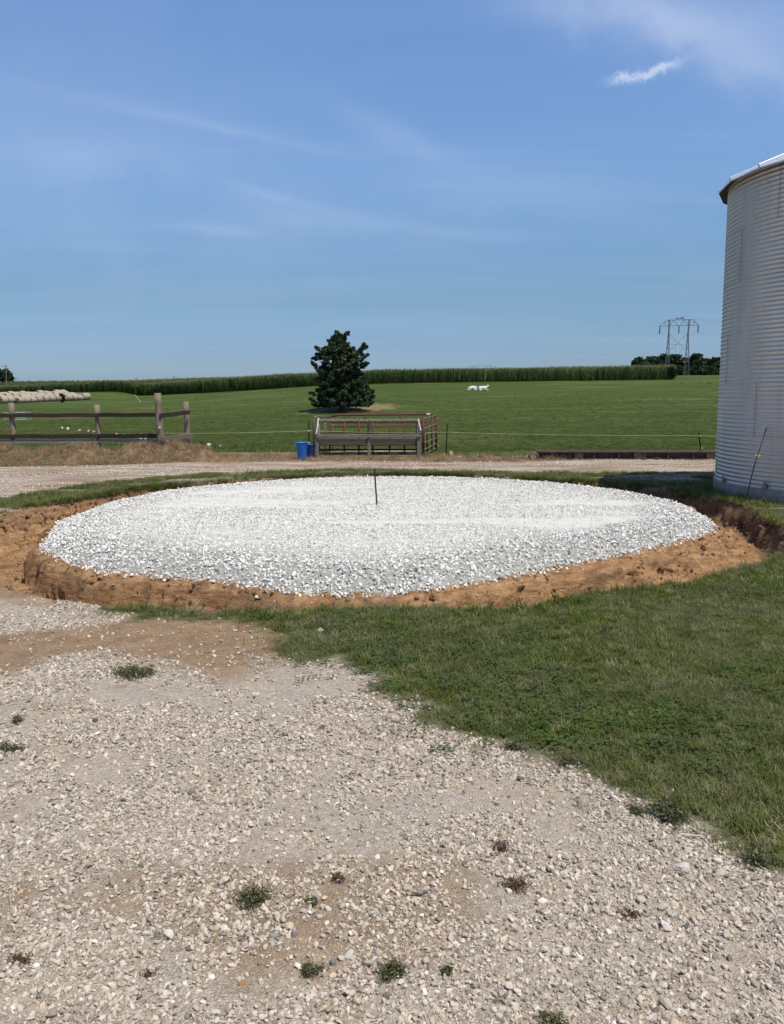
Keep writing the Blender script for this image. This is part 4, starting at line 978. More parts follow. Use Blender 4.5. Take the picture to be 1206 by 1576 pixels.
rock('stone', 1054, 1423, 14, 8, MAT['slate'], 'dark slate stone in the gravel on the right', 6)
rock('stone', 1118, 1436, 17, 17, MAT['palerock'], 'cream wedge shaped stone right of the dark slate stone', 7)
rock('stone', 799, 1322, 15, 7, MAT['greyrock'], 'flat dark brown stone beside the dead weed', 8)
rock('stone', 421, 1446, 23, 15, MAT['greyrock'], 'oblong grey cobble with a white flat stone below it', 9)
rock('stone', 452, 1441, 17, 17, MAT['greyrock'], 'upright grey cobble right of the oblong grey cobble', 10)
rock('stone', 432, 1458, 17, 11, MAT['palerock'], 'white topped stone directly under the oblong grey cobble', 11)
rock('stone', 513, 1487, 15, 22, MAT['greyrock'], 'smooth tall grey cobble between the two lower weeds', 12)
rock('stone', 726, 1474, 14, 17, MAT['palerock'], 'pale squarish stone low in the middle of the gravel', 13)
rock('stone', 475, 1137, 18, 12, MAT['palerock'], 'larger pale stone alone in the middle of the gravel', 14)
rock('stone', 1194, 1418, 20, 13, MAT['greyrock'], 'brown grey stone at the right edge of the frame', 15)
rock('stone', 1036, 1216, 9, 8, MAT['limestone'], 'small bright white stone inside the lawn margin', 16)
rock('rock', 694, 703, 8, 12, MAT['tanrock'], 'upright tan rock just right of the dark steel post', 21)
rock('rock', 683, 702, 6, 5, MAT['tanrock'], 'low tan rock just left of the dark steel post', 22)
rock('rock', 708, 704.5, 15, 4, MAT['tanrock'], 'long flat tan rock right of the upright tan rock', 23)
rock('rock', 812, 705, 6, 6, MAT['tanrock'], 'tan rock beside the wire coil at the beam end', 24)
ROCKS = ['leftmost white rock between the first two fence posts', 'larger white rock beside the leftmost white rock', 'flat white rock midway between the first two fence posts', 'white rock just left of the second fence post', 'white rock touching the second fence post',
         'small white rock right of the second fence post', 'white rock between small and largest rocks of the line', 'largest white rock between the second and tallest post', 'high white rock left of the forked thistle', 'tiny white rock under the forked thistle', 'long flat white rock left of the tallest post',
         'tall white rock just right of the tallest post', 'small white rock right beside the tall rock at the tallest post', 'big white rock below the double stemmed thistle', 'flat white rock right of the big rock by the thistle']
for i, (px, py, w, h, Y) in enumerate([(94, 643, 4, 2.5, 45), (103, 644.5, 6, 3, 44), (121, 647, 5, 2, 42), (135, 648, 3, 2, 41), (144, 649, 5, 2, 40), (178, 653.5, 3, 2.5, 37), (190, 656.5, 7, 4, 35), (202, 658, 9, 3, 34.5),
                                     (215, 660, 7, 4.5, 33.5), (223, 663, 4, 2.5, 32.5), (237, 664.5, 8, 2.5, 32), (252, 669, 5, 5, 30.5), (257, 667, 3, 3, 31), (321, 677, 8, 4, 28), (338, 678, 4, 2, 28)]):
    rock('rock', px, py-1, w*1.15, h*1.9, MAT['limestone'], ROCKS[i], 30+i, 'line of white rocks across the pasture', Y)

# ------------------------------------------------------------------ weeds
def leafquads(C, nrm_up, size, asp=2.0):
    """C: (n,3) centres -> quads with random orientation"""
    n = len(C); a = rs.normal(size=(n, 3)); a /= np.linalg.norm(a, axis=1)[:, None]; b_ = rs.normal(size=(n, 3)); b_[:, 2] *= nrm_up
    b_ -= a*(a*b_).sum(1)[:, None]; b_ /= np.linalg.norm(b_, axis=1)[:, None]
    s = size*rs.uniform(.6, 1.3, n); u = a*s[:, None]*.5*asp; v = b_*s[:, None]*.5
    V = np.stack([C-u, C-u*.1-v, C+u, C-u*.1+v], 1).reshape(-1, 3); Fc = np.arange(4*n).reshape(-1, 4); return V, Fc
def weed(px, py, w, h, label, mat='weed', Y=None, name='weed', group=None, dens=1.0, cat='weed'):
    p = gp(px, py) if Y is None else atY(px, py, Y); z = hz(p[0], p[1]); dist = math.hypot(p[0], p[1]); R_ = w/CF*dist*.5; Hh = h/CF*dist
    e = empty(name, (p[0], p[1], z), label=label, cat=cat, group=group)
    ns = int(9+6*dens); C = []; bm = bmesh.new()
    for k in range(ns):
        a = random.uniform(0, 6.28); rr = R_*math.sqrt(random.random()); top = Vector((rr*math.cos(a)*1.1, rr*math.sin(a)*.9, Hh*random.uniform(.25, .85)*(1-.55*rr/R_))); mid = top*.5+Vector((0, 0, Hh*.12))
        tube(bm, [(top.x*.15, top.y*.15, -.01), mid, top], [.012*Hh+.0006, .010*Hh+.0005, .004*Hh+.0003], 4, False)
        m_ = int(34*dens)
        for j in range(m_):
            f = random.uniform(.15, 1); q = Vector((top.x*.15, top.y*.15, 0)).lerp(top, f); sp = .16*R_+.05*Hh; C.append((q.x+random.gauss(0, sp), q.y+random.gauss(0, sp), max(.002, q.z+random.gauss(0, sp*.6))))
    fin('stems', bm, MAT['drystem'], e)
    C = np.array(C); V, Fc = leafquads(C, 1.0, max(.075*min(R_, Hh*1.6), .0042), 2.8)
    mesh_np('leaves', V, Fc, MAT[mat], False, {'tint': rs.uniform(0, 1, len(Fc))}, parent=e)
    return e
weed(396, 1392, 62, 40, 'bushy dark green weed in gravel beside the bare tan patch', dens=1.5)
weed(481, 1392, 26, 14, 'small low green weed right of the bushy weed', dens=.8)
weed(479, 1496, 36, 26, 'compact green weed low left beside the smooth cobble', dens=1.3)
weed(605, 1504, 52, 36, 'bushy grey green weed at the bottom centre', dens=1.5)
weed(686, 1502, 24, 18, 'little green weed right of the bottom centre weed', dens=.9)
weed(522, 1358, 22, 22, 'thin dark brown weed in stony gravel', 'drystem', dens=.7)
weed(210, 1036, 70, 18, 'wide flat green weed on the brown dirt margin', dens=1.5)
weed(26, 1112, 20, 20, 'small dark weed near the left edge', dens=.9)
weed(14, 1156, 44, 14, 'bright green weed cut by the left edge', dens=1.2)
weed(872, 1170, 46, 26, 'spiky grass weed growing just outside the lawn edge', dens=1.1)
weed(976, 1246, 34, 24, 'small round dark weed left of the broad weed by the lawn', dens=1.1)
weed(1034, 1256, 66, 42, 'broad dark weed clump at the lawn margin', dens=1.9)
weed(1166, 1326, 56, 30, 'grey green weed clump at the lower lawn corner', dens=1.4)
weed(768, 1308, 30, 30, 'dry brown weed straggling under the orange stone', 'drystem', dens=.8)
weed(792, 1362, 56, 22, 'sprawling dry brown weed below the squared stone', 'drystem', dens=.9)
weed(968, 1404, 34, 10, 'dry flat brown weed low on the right', 'drystem', dens=.7)
weed(790, 1152, 40, 26, 'dull green weed tuft on the lawn border', dens=1.2)
weed(480, 1388, 10, 6, 'tiny weed sprig beside a stone', dens=.4)
weed(30, 1482, 36, 16, 'dry brown weed remains at the lower left', 'drystem', dens=.8)
weed(228, 1502, 22, 12, 'small dry brown weed between pale stones', 'drystem', dens=.6)
weed(850, 1574, 50, 22, 'green weed tuft cut by the bottom edge', dens=1.2)
g_t = 'thistles in the pasture behind the fence'
for (px, py, w, h, Y, lab) in [(211, 656, 7, 14, 36, 'slim dark thistle left of the forked thistle'), (229, 664, 22, 24, 33, 'tall forked dark thistle left of the tallest post'), (254, 664, 8, 14, 33, 'thin thistle between the two end posts'),
                              (262, 664, 6, 9, 33, 'short thistle nearest the last fence post'), (311, 676, 12, 26, 28, 'tall double stemmed thistle right of the fence end'), (330, 680, 8, 12, 27.5, 'small thistle right of the double stemmed thistle'),
                              (363, 681, 14, 14, 27.5, 'leaning dark thistle in open pasture'), (402, 688, 7, 10, 26, 'tiny thistle left of the blue tub')]:
    weed(px, py, w, h, lab, Y=Y, name='thistle', group=g_t, dens=.6, cat='thistle')
g_c = 'dark weed clumps scattered over the pasture'
CLUMPS = ['largest dark weed clump in open pasture halfway up the slope', 'tall bushy weed clump right behind the rusty beam', 'flat weed clump above and right of the halfway clump', 'faint weed speck left of the halfway clump',
          'flat dark weed clump midway between pylon and rusty beam', 'low round weed clump behind the beam right of the bushy one', 'small dark weed speck in the right middle pasture', 'dark weed clump touching the grain bin edge',
          'flat weed clump just left of the leaning steel post', 'leftmost of three dark clumps on the skyline left of the bin', 'middle of three dark clumps on the skyline left of the bin', 'rightmost of three dark clumps beside the bin on the skyline',
          'small dark bush at the corn foot left of the cedar', 'dark weed clump near the wire between fence end and tub', 'tiny weed clump halfway between the cedar and tall post', 'tiny weed clump at the corn foot behind the last fence post',
          'upright thin weed on the slope below the pylon', 'low green clump below the hay bale row between two posts']
for (px, py, w, h, Y) in [(852, 644.5, 8, 6, 47), (878, 692, 10, 12, 25.5), (889, 633.5, 6, 2.5, 60), (817, 636, 4, 2.5, 56), (919, 649.5, 7, 3, 44), (921, 693, 7, 5, 25), (936, 661, 5, 3, 38), (1098, 660, 8, 5, 37), (1069, 688, 7, 2.5, 26.5),
                          (1048, 591, 5, 2, 140), (1075, 591, 5, 2, 140), (1091, 591, 8, 3, 139), (431, 599, 5, 5, 140), (372, 668, 7, 4, 33), (438, 641, 6, 3, 55), (300, 601, 5, 3, 140), (1068, 653, 3, 5, 42), (95, 632, 10, 6, 62)]:
    lab = CLUMPS.pop(0)
    weed(px, py, w, h, lab, Y=Y, name='weed_clump', group=g_c, dens=.6)
TUFTS = ['dry weed tuft at the foot of the middle bunk post', 'dry weed tuft between the navy tub and the bunk', 'dry weed tuft at the near foot of the side gate', 'dry weed tuft right of the tan rocks by the track',
         'tallest dry weed tuft in front of the rusty beam near the bin', 'wide dry weed tuft in front of the middle of the rusty beam', 'dry weed tuft in front of the left part of the rusty beam', 'dry weed tuft left of the tallest one at the rusty beam']
for (px, py, w, h) in [(565, 702, 14, 6), (480, 702, 12, 7), (655, 704, 16, 9), (738, 704, 12, 6), (1040, 707, 10, 8), (990, 708, 14, 7), (900, 707, 10, 7), (1010, 708, 10, 9)]:
    weed(px, py, w, h, TUFTS.pop(0), 'drystem', group='dry weed tufts along the farm track', dens=.7)

# ------------------------------------------------------------------ trees
def crown_mesh(name, centres, radii, per, leaf, mat, parent, flat=.7, asp=1.6, hollow=.35, spray=False):
    C = []
    for c, r in zip(centres, radii):
        d = rs.normal(size=(per, 3)); d /= np.linalg.norm(d, axis=1)[:, None]; q = r*(hollow+(1-hollow)*rs.uniform(0, 1, per)**.5); d[:, 2] *= flat
        if spray and rs.uniform() < .45:
            o_ = np.array([c[0], c[1], 0.]); o_ = o_/(np.linalg.norm(o_)+.01)+np.array([rs.normal(0, .35), rs.normal(0, .35), rs.uniform(-.25, .8)]); o_ /= np.linalg.norm(o_)
            t_ = rs.uniform(-.8, 1.15, per); C.append(np.array(c)+o_*(t_*r)[:, None]+d*(r*.74*np.clip(1.25-t_*.62, .2, 1)*rs.uniform(0, 1, per)**.5)[:, None]); continue
        C.append(np.array(c)+d*q[:, None])
    C = np.vstack(C); V, Fc = leafquads(C, 1.5, leaf, asp)
    base = np.repeat(rs.uniform(0, .45, len(centres)), per); return mesh_np(name, V, Fc, mat, False, {'tint': np.clip(base+rs.uniform(0, .55, len(Fc)), 0, 1)}, parent=parent)
def cedar():
    Y = 68.; b0 = atY(526, 633, Y); z = hz(b0[0], Y); e = empty('cedar_tree', (b0[0], Y, z), label='dark dense cedar tree alone on the green pasture slope', cat='tree'); k = Y/CF
    bm = bmesh.new(); pts = [(0, 0, -.2), (.02, 0, .6), (-.05, .05, 2.2), (0, 0, 4.2), (-.05, 0, 6.0)]; tube(bm, pts, [.30, .24, .18, .10, .03], 10)
    fin('trunk', bm, MAT['bark'], e, True)
    ys = [511, 516, 522, 528, 533, 540, 550, 560, 572, 585, 600, 610, 620, 627]; lf = [-6, -12, -18, -16, -36, -37, -43, -44, -38, -42, -44, -48, -50, -38]; rt = [4, 7, 8, 12, 16, 36, 38, 38, 37, 42, 46, 50, 48, 34]
    ytop = 633-z*0; cs = []; rr = []
    for i in range(620):
        py = 515+(627-515)*random.random()**.8; l = np.interp(py, ys, lf); r_ = np.interp(py, ys, rt); a = random.uniform(0, 6.283); q = math.sqrt(random.uniform(.12, 1)); mid = (l+r_)/2; hw = (r_-l)/2
        cr = min(random.uniform(.13, .32), hw*k*.6); f = max(0, 1-cr*.9/(hw*k)); x = (mid+hw*f*q*math.cos(a))*k; y = hw*f*q*math.sin(a)*k; zz = (633-py)*k
        cs.append((x, y, max(.62, zz-.15*q))); rr.append(cr)
    for (px, py, r_) in [(536, 514, .24), (533, 518, .26), (521, 514, .28), (519, 520, .30), (488, 535, .26), (492, 538, .32), (499, 541, .34), (485, 551, .3), (484, 560, .3), (561, 532, .24), (564, 535, .28), (558, 538, .34), (565, 548, .28), (565, 560, .28),
                         (479, 613, .35), (484, 620, .36), (572, 610, .36), (571, 620, .34), (480, 604, .3), (573, 602, .3), (510, 527, .34), (528, 527, .34)]:
        cs.append(((px-526)*k, random.uniform(-.4, .4), (633-py)*k)); rr.append(r_*.62); cs.append(((px-526)*k*.93, random.uniform(-.4, .4), (633-py)*k-.12)); rr.append(r_*.6)
    bm = bmesh.new()
    for c in random.sample(cs, 90):
        zb = max(.5, c[2]*.78-.1); tube(bm, [(0, 0, zb), (c[0]*.5, c[1]*.5, (zb+c[2])/2+.05), c], [.05, .035, .012], 5, False)
    fin('limbs', bm, MAT['bark'], e)
    crown_mesh('crown', cs, rr, 70, .115, MAT['cedar'], e, .75, 2.4, 0.0, spray=True)
cedar()
def tree(name, px, pyb, pyt, Y, wpx, label, group=None, mat='broadleaf', n=34, leaf=None, trunk=.2, cat='tree'):
    b0 = atY(px, pyb, Y); z = hz(b0[0], Y); k = Y/CF; Ht = (pyb-pyt)*k; R_ = wpx*k*.5; z = min(z, b0[2]+1.0)
    e = empty(name, (b0[0], Y, z), label=label, cat=cat, group=group); Ht += b0[2]-z
    bm = bmesh.new(); tube(bm, [(0, 0, -.3), (.1, 0, Ht*.35), (0, .1, Ht*.8)], [Ht*.03, Ht*.022, Ht*.008], 7)
    for j in range(6):
        a = random.uniform(0, 6.28); zb = Ht*random.uniform(.25, .5); tube(bm, [(0, 0, zb), (R_*.6*math.cos(a), R_*.6*math.sin(a), zb+Ht*.25)], [Ht*.012, Ht*.004], 5, False)
    fin('trunk', bm, MAT['bark'], e, True)
    cs = []; rr = []
    for i in range(n):
        a = random.uniform(0, 6.28); u = random.uniform(trunk, 1); w = math.sin(math.pi*min(1, max(.12, (u-trunk*.5)/(1.0))*.92))**.6; q = math.sqrt(random.uniform(.1, 1))
        r_ = R_*random.uniform(.22, .40); cs.append(((R_*w-r_*.6)*q*math.cos(a), (R_*w-r_*.6)*q*math.sin(a), min(Ht*u, Ht-r_*.7))); rr.append(r_)
    crown_mesh('crown', cs, rr, 70, leaf or max(R_*.15, .3), MAT[mat], e, .8, 1.5)
g_f = 'distant trees behind the pylon'
far_trees = [(984, 589, 552, 455, 27, 'leftmost feathery tree of the distant row'), (1002, 588, 551, 462, 26, 'second tree from the left in the distant row'), (1019, 588, 547, 470, 30, 'broad distant tree just left of the pylon legs'),
             (1036, 587, 548, 448, 28, 'rounded distant tree seen through the pylon legs'), (1052, 586, 553, 452, 26, 'darker distant tree behind the right pylon leg'), (1068, 585, 547, 440, 24, 'tallest pointed distant tree right of the pylon'),
             (1084, 584, 554, 438, 24, 'dense dark distant tree second from the bin'), (1099, 584, 553, 430, 26, 'distant tree half hidden by the grain bin'), (1116, 584, 551, 440, 30, 'distant tree behind the grain bin'),
             (1044, 584, 566, 420, 20, 'low dull bush below the pylon'), (1076, 583, 565, 410, 26, 'low dark bush right of the pylon'), (1092, 583, 566, 405, 26, 'low dark bush beside the grain bin edge')]
for t in far_trees: tree('distant_tree', *t[:5], t[5], g_f, trunk=.08, n=46, leaf=1.5)
tree('small_tree', 1032.5, 588.5, 565, 158, 17, 'small bright green tree at the end of the corn', leaf=.42, trunk=.25, n=30)
tree('distant_tree', 3, 592, 568, 352, 28, 'dark round tree at the far left edge', g_f, leaf=1.1, trunk=.05)
tree('distant_tree', 14, 592, 575, 350, 16, 'lower dark tree beside the far left utility pole', g_f, leaf=1.0, trunk=.05)
tree('hedge_bush', 96, 615.5, 606, 158, 9, 'dark bush in front of the hay bale row', None, n=14, leaf=.3, trunk=.1, cat='bush')
tree('distant_tree', 46, 592.5, 587.5, 430, 12, 'tiny far bush on the left skyline', None, n=12, leaf=.9, trunk=.05)

# ------------------------------------------------------------------ corn
def corn():
    objs = []
    for s in range(5):
        r = random.Random(s+300); bm = bmesh.new(); Ht = 2.5
        tube(bm, [(0, 0, 0), (.02, 0, Ht*.5), (0, .02, Ht)], [.016, .014, .008], 4, False)
        for j in range(13):
            zz = .25+j*(Ht-.35)/13; a = (j % 2)*math.pi+r.uniform(-.5, .5)+s; blade(bm, 0, 0, a, r.uniform(.3, .8), .90*r.uniform(.7, 1.2), .14, 4, r.uniform(.9, 2.1), zz)
        nf = len(bm.faces)
        for j in range(6): blade(bm, 0, 0, r.uniform(0, 6.28), r.uniform(.1, .6), .30, .02, 1, .3, Ht-.02)
        bm.faces.ensure_lookup_table()
        for f in bm.faces[nf:]: f.material_index = 1
        o = variant('corn_plant_%d' % s, bm, MAT['corn']); o.data.materials.append(MAT['tassel']); objs.append(o)
    cc = vcoll('corn_plants', objs); P = []
    amax = (1034-603)/CF
    for row in range(14):
        # rows run parallel to the edge of the field
        a = np.linspace(-.62, amax, 4000); yc = np.interp(a, _A, _YC)+row*.76*(1+.0*row); X = a*yc; Yv = yc.copy()
        dl = np.hypot(np.diff(X), np.diff(Yv)); s = np.r_[0, np.cumsum(dl)]; m = int(s[-1]/(.42 if row < 4 else .5)); t = np.linspace(0, s[-1], m)+rs.normal(0, .10, m)
        P.append(np.stack([np.interp(t, s, X), np.interp(t, s, Yv)+rs.normal(0, .06, m)], -1))
    # interior of the field, thinning with distance
    n = 26000; a = rs.uniform(-.6, amax, n); yc = np.interp(a, _A, _YC); Y = yc+10+rs.uniform(0, 1, n)**1.5*np.where(a < -.2, 250, 60); P.append(np.stack([a*Y, Y], -1))
    P = np.vstack(P); X, Y = P.T; m = len(X)
    s = (1.0+.16*fbm(X/14, Y/14, 200, 3)*2)*rs.uniform(.84, 1.10, m)
    k = np.hypot(X-atY(1032, 588, 158)[0], Y-158) > .8; X, Y, s = X[k], Y[k], s[k]; m = len(X)
    wid = 1+.8*sstep(180, 320, Y)
    scatter('corn_field', at_heights(X, Y), np.stack([rs.uniform(-.13, .13, m), rs.uniform(-.13, .13, m), rs.uniform(0, 6.28, m)], -1), np.stack([s*wid, s*wid, s], -1), cc, 5, 'tall tasselled green corn field along the skyline', 'corn')
corn()

# ------------------------------------------------------------------ hay bales
def bales():
    bm = bmesh.new(); n = 24; prof = [(0, 0), (.30, -.01), (.55, .0), (.64, .03), (.71, .14), (.765, .5), (.765, 1.0), (.71, 1.35), (.64, 1.45), (.55, 1.48), (.30, 1.48), (0, 1.48)]
    rings = []
    for i, (r, y) in enumerate(prof):
        rings.append([bm.verts.new((max(r, .01)*math.cos(2*math.pi*j/n)*(1+.02*math.sin(j*2.3)), y, .74+max(r, .01)*math.sin(2*math.pi*j/n)*(.965))) for j in range(n)])
    for i, (a, b_) in enumerate(zip(rings, rings[1:])):
        for j in range(n):
            f = bm.faces.new([a[j], a[(j+1) % n], b_[(j+1) % n], b_[j]]); f.material_index = 1 if (i < 3 or i > 7) else 0
    NUM = ['', 'first', 'second', 'third', 'fourth', 'fifth', 'sixth', 'seventh', 'eighth', 'ninth', 'tenth', 'eleventh', 'twelfth', 'thirteenth', 'fourteenth', 'fifteenth']
    proto = fin('hay_bale', bm, [MAT['bale'], MAT['balend']], smooth=True)
    phi = math.radians(66); d = Vector((math.cos(phi), math.sin(phi))); nrm = Vector((-math.sin(phi), math.cos(phi))); st = Vector(atY(27, 619, 163)[:2])
    first = True
    for row in range(7):
        for k in range(-2 if row else 0, 12 + (row % 2)):
            p = st+d*(k*1.56+row*.5)+nrm*(row*1.6)
            if p.x/p.y < -.505: continue
            o = proto if first else proto.copy()
            if not first: COL.objects.link(o)
            first = False
            p = st+d*(k*1.56+random.uniform(-.1, .1)+row*.5)+nrm*(row*1.6+random.uniform(-.06, .06)); s = random.choice((.84, .93, 1.0, 1.06))*random.uniform(.97, 1.03)
            o.location = (p.x, p.y, hz(p.x, p.y)-.06); o.rotation_euler = (0, 0, phi-math.pi/2+random.uniform(-.05, .05)); o.scale = (s, 1, s)
            if row == 0:
                lab = 'front row hay bale nearest the left fence post showing its brown end' if k == 0 else '%s hay bale in the front row, right of the exposed end' % ['', 'second', 'third', 'fourth', 'fifth', 'sixth', 'seventh', 'eighth', 'ninth', 'tenth', 'eleventh', 'twelfth'][k]
                tag(o, lab, 'hay bale', None if k == 0 else 'front row of round hay bales')
            else: tag(o, '%s hay bale in view from the left in the %s row behind the front row' % (NUM[sum(1 for q in range(-2, k+1) if ((st+d*(q*1.56+row*.5)+nrm*(row*1.6)).x/(st+d*(q*1.56+row*.5)+nrm*(row*1.6)).y) >= -.505)], NUM[row]), 'hay bale', 'rear rows of round hay bales')
bales()

# ------------------------------------------------------------------ power line
def pylon(px, pyb, Y, sc, label, rot=0.):
    b0 = atY(px, pyb, Y); z = hz(b0[0], Y); e = empty('pylon', (b0[0], Y, z-.2), rot, label=label, cat='pylon'); k = sc
    def Pt(x, y, d=0.): return Vector(((x-660)/8.04*k, d, (835-y)/8.04*k))
    def strut(bm, a, b_, r=.10): tube(bm, [a, b_], r*.62, 4, False)
    D = 1.1*k
    for nm, xb, xt, xn in (('mast', (505, 562), (531, 549), 538), ('mast', (742, 806), (776, 794), 772)):
        bm = bmesh.new(); ye = 835; yn = 312; yt = 158
        for dd in (-1, 1):
            for side in (0, 1):
                a = Pt(xb[side], ye, dd*2.6*k); m_ = Pt(xn+(-3, 5)[side], yn, dd*.55*k); t = Pt(xt[side], yt, dd*.7*k); strut(bm, a, m_, .13); strut(bm, m_, t, .12)
            n = 7
            for i in range(n):
                f0, f1 = i/n, (i+1)/n; p = [Pt(xb[s]+(xn+(-3, 5)[s]-xb[s])*f, ye+(yn-ye)*f, dd*(2.6-(2.05)*f)*k) for f in (f0, f1) for s in (0, 1)]
                strut(bm, p[0], p[3], .06); strut(bm, p[1], p[2], .06)
            for i in range(4):
                f0, f1 = i/4, (i+1)/4; strut(bm, Pt(xn-3+(xt[0]-xn+3)*f0, yn+(yt-yn)*f0, dd*.6*k), Pt(xn+5+(xt[1]-xn-5)*f1, yn+(yt-yn)*f1, dd*.6*k), .06)
        for i in range(8):
            f = i/7
            for s in (0, 1): strut(bm, Pt(xb[s]+(xn-xb[s])*f, ye+(yn-ye)*f, -(2.6-2.05*f)*k), Pt(xb[s]+(xn-xb[s])*min(1, f+.12), ye+(yn-ye)*min(1, f+.12), (2.6-2.05*f)*k), .06)
        fin(nm, bm, MAT['lattice'], e)
    bm = bmesh.new()
    for dd in (-.7, .7):
        strut(bm, Pt(425, 232, dd*k*.5), Pt(895, 222, dd*k*.5), .24); strut(bm, Pt(518, 160, dd*k), Pt(822, 156, dd*k), .24)
        strut(bm, Pt(518, 160, dd*k), Pt(428, 231, dd*k*.5), .12); strut(bm, Pt(822, 156, dd*k), Pt(893, 222, dd*k*.5), .12)
        for a, b_ in (((590, 158), (640, 226)), ((720, 158), (676, 226)), ((640, 226), (590, 158)), ((550, 226), (590, 158)), ((770, 225), (720, 158)), ((486, 186), (500, 229)), ((846, 178), (832, 223))): strut(bm, Pt(*a, dd*k), Pt(*b_, dd*k), .07)
    fin('crossarm', bm, MAT['lattice'], e)
    bm = bmesh.new()
    strut(bm, Pt(542, 318), Pt(748, 520), .09); strut(bm, Pt(770, 318), Pt(564, 520), .09); strut(bm, Pt(522, 450), Pt(790, 450), .09)
    strut(bm, Pt(564, 520), Pt(632, 452), .06); strut(bm, Pt(748, 520), Pt(680, 452), .06); strut(bm, Pt(632, 452), Pt(632, 545), .06); strut(bm, Pt(680, 490), Pt(720, 560), .06); strut(bm, Pt(560, 372), Pt(610, 420), .05); strut(bm, Pt(750, 372), Pt(700, 420), .05)
    fin('brace', bm, MAT['lattice'], e)
    for (x, y0, y1) in ((428, 232, 325), (660, 228, 318), (893, 224, 310)):
        bm = bmesh.new(); a = Pt(x, y0); b_ = Pt(x, y1); n = 9; pts = []; rad = []
        for i in range(n*2+1): pts.append(a.lerp(b_, i/(n*2))); rad.append(.30 if i % 2 else .16)
        tube(bm, pts, rad, 6); fin('insulator_string', bm, MAT['lattice'], e, True)
    return e, [e.matrix_basis @ Pt(x, y) for (x, y) in ((428, 325), (660, 318), (893, 310), (535, 158), (790, 156))], (b0[0], Y, z-.2)
Kp = 338/CF
e1, at1, org1 = pylon(1041.5, 582.5, 338, Kp, 'steel lattice pylon with birds on its crossbar, left of the grain bin')
e2_, at2, org2 = pylon(741, 610, 900, 900/CF*.85, 'tiny distant pylon top showing above the corn')
e2_.location.z = atY(741, 562.5, 900)[2]-(835-156)/8.04*900/CF*.85
at2 = [Vector(e2_.location)+ (p-Vector(org2)) for p in at2]
at1 = [Vector(p) for p in at1]
def wires():
    k = Kp
    for i, p in enumerate(at1):
        bm = bmesh.new(); q = p+Vector((230, -150, 6+0*i)); full = []
        for j in range(15):
            f = j/14; v = p.lerp(q, f); v.z -= 7*4*f*(1-f); full.append(v-p)
        tube(bm, full, .013, 4, False)
        q2 = at2[i]; full = []
        for j in range(25):
            f = j/24; v = p.lerp(q2, f); v.z -= 9*4*f*(1-f); full.append(v-p)
        tube(bm, full, .013, 4, False)
        o = fin('power_cable', bm, MAT['lattice'], loc=p); tag(o, 'faint cable from the %s of the lattice pylon' % ['left insulator string', 'middle insulator string', 'right insulator string', 'left mast top', 'right mast top'][i], 'power cable', 'cables of the pylon line')
wires()
def birds():
    k = Kp; base = np.array(org1)
    for i, (x, s, lab) in enumerate([(621, .8, 'leftmost black bird on the pylon crossbar'), (630, .7, 'second black bird from the left on the pylon'), (645, .7, 'middle small black bird on the pylon crossbar'), (664, .8, 'small black bird left of the big bird'),
                                    (691, 1.35, 'largest black bird standing on the pylon crossbar'), (711, .8, 'rightmost black bird on the pylon crossbar')]):
        p = base+np.array([(x-660)/8.04*k, .0, (835-157)/8.04*k+.12]); bm = bmesh.new(); s *= .75
        tube(bm, [(-.55*s, 0, .12*s), (-.2*s, 0, .36*s), (.05*s, 0, .62*s), (.18*s, 0, .85*s), (.30*s, 0, .95*s), (.48*s, 0, .93*s)], [.04*s, .20*s, .27*s, .17*s, .13*s, .02*s], 8)
        tube(bm, [(0, .08*s, .45*s), (.02, .08*s, 0)], .03*s, 4); tube(bm, [(0, -.08*s, .45*s), (.02, -.08*s, 0)], .03*s, 4)
        o = fin('bird', bm, MAT['bird'], smooth=True, loc=p); o.rotation_euler = (0, 0, random.choice((0, math.pi))+random.uniform(-.6, .6)); tag(o, lab, 'bird', 'birds on the pylon')
birds()
def poles():
    for (px, pyt, pyb, Y, lab) in ((9, 561.5, 590.5, 330, 'tallest utility pole beside the far left tree'), (24, 581, 592, 520, 'short far utility pole right of the far left tree'), (209.5, 580.5, 592, 450, 'far utility pole above corn over the plank fence'), (268, 578.5, 590, 450, 'far utility pole right of the tallest fence post'), (233, 583, 590, 600, 'tiny pole between two far utility poles')):
        t = atY(px, pyt, Y); b0 = atY(px, pyb, Y); z = min(hz(b0[0], Y), b0[2])-.5; e = empty('utility_pole', (b0[0], Y, z), label=lab, cat='utility pole', group='utility poles on the left skyline')
        Hh = t[2]-z; bm = bmesh.new(); tube(bm, [(0, 0, 0), (t[0]-b0[0], 0, Hh)], [.22, .15], 8); fin('pole', bm, MAT['pole'], e)
        bm = bmesh.new(); beam(bm, (-1.1, 0, Hh-.7), (1.1, 0, Hh-.7), .12, .14)
        for q in (-.9, 0, .9): tube(bm, [(q, 0, Hh-.62), (q, 0, Hh-.35)], .07, 6)
        fin('crossarm', bm, MAT['pole'], e)
    a = Vector(atY(24, 581.5, 520)); b_ = Vector(atY(64, 588.5, 470)); bm = bmesh.new(); full = []
    for j in range(13):
        f = j/12; v = a.lerp(b_, f); v.z -= 1.2*4*f*(1-f); full.append(v-a)
    tube(bm, full, .05, 4, False); o = fin('power_cable', bm, MAT['lattice'], loc=a); tag(o, 'thin cable sagging from the far left pole to the field', 'power cable')
poles()

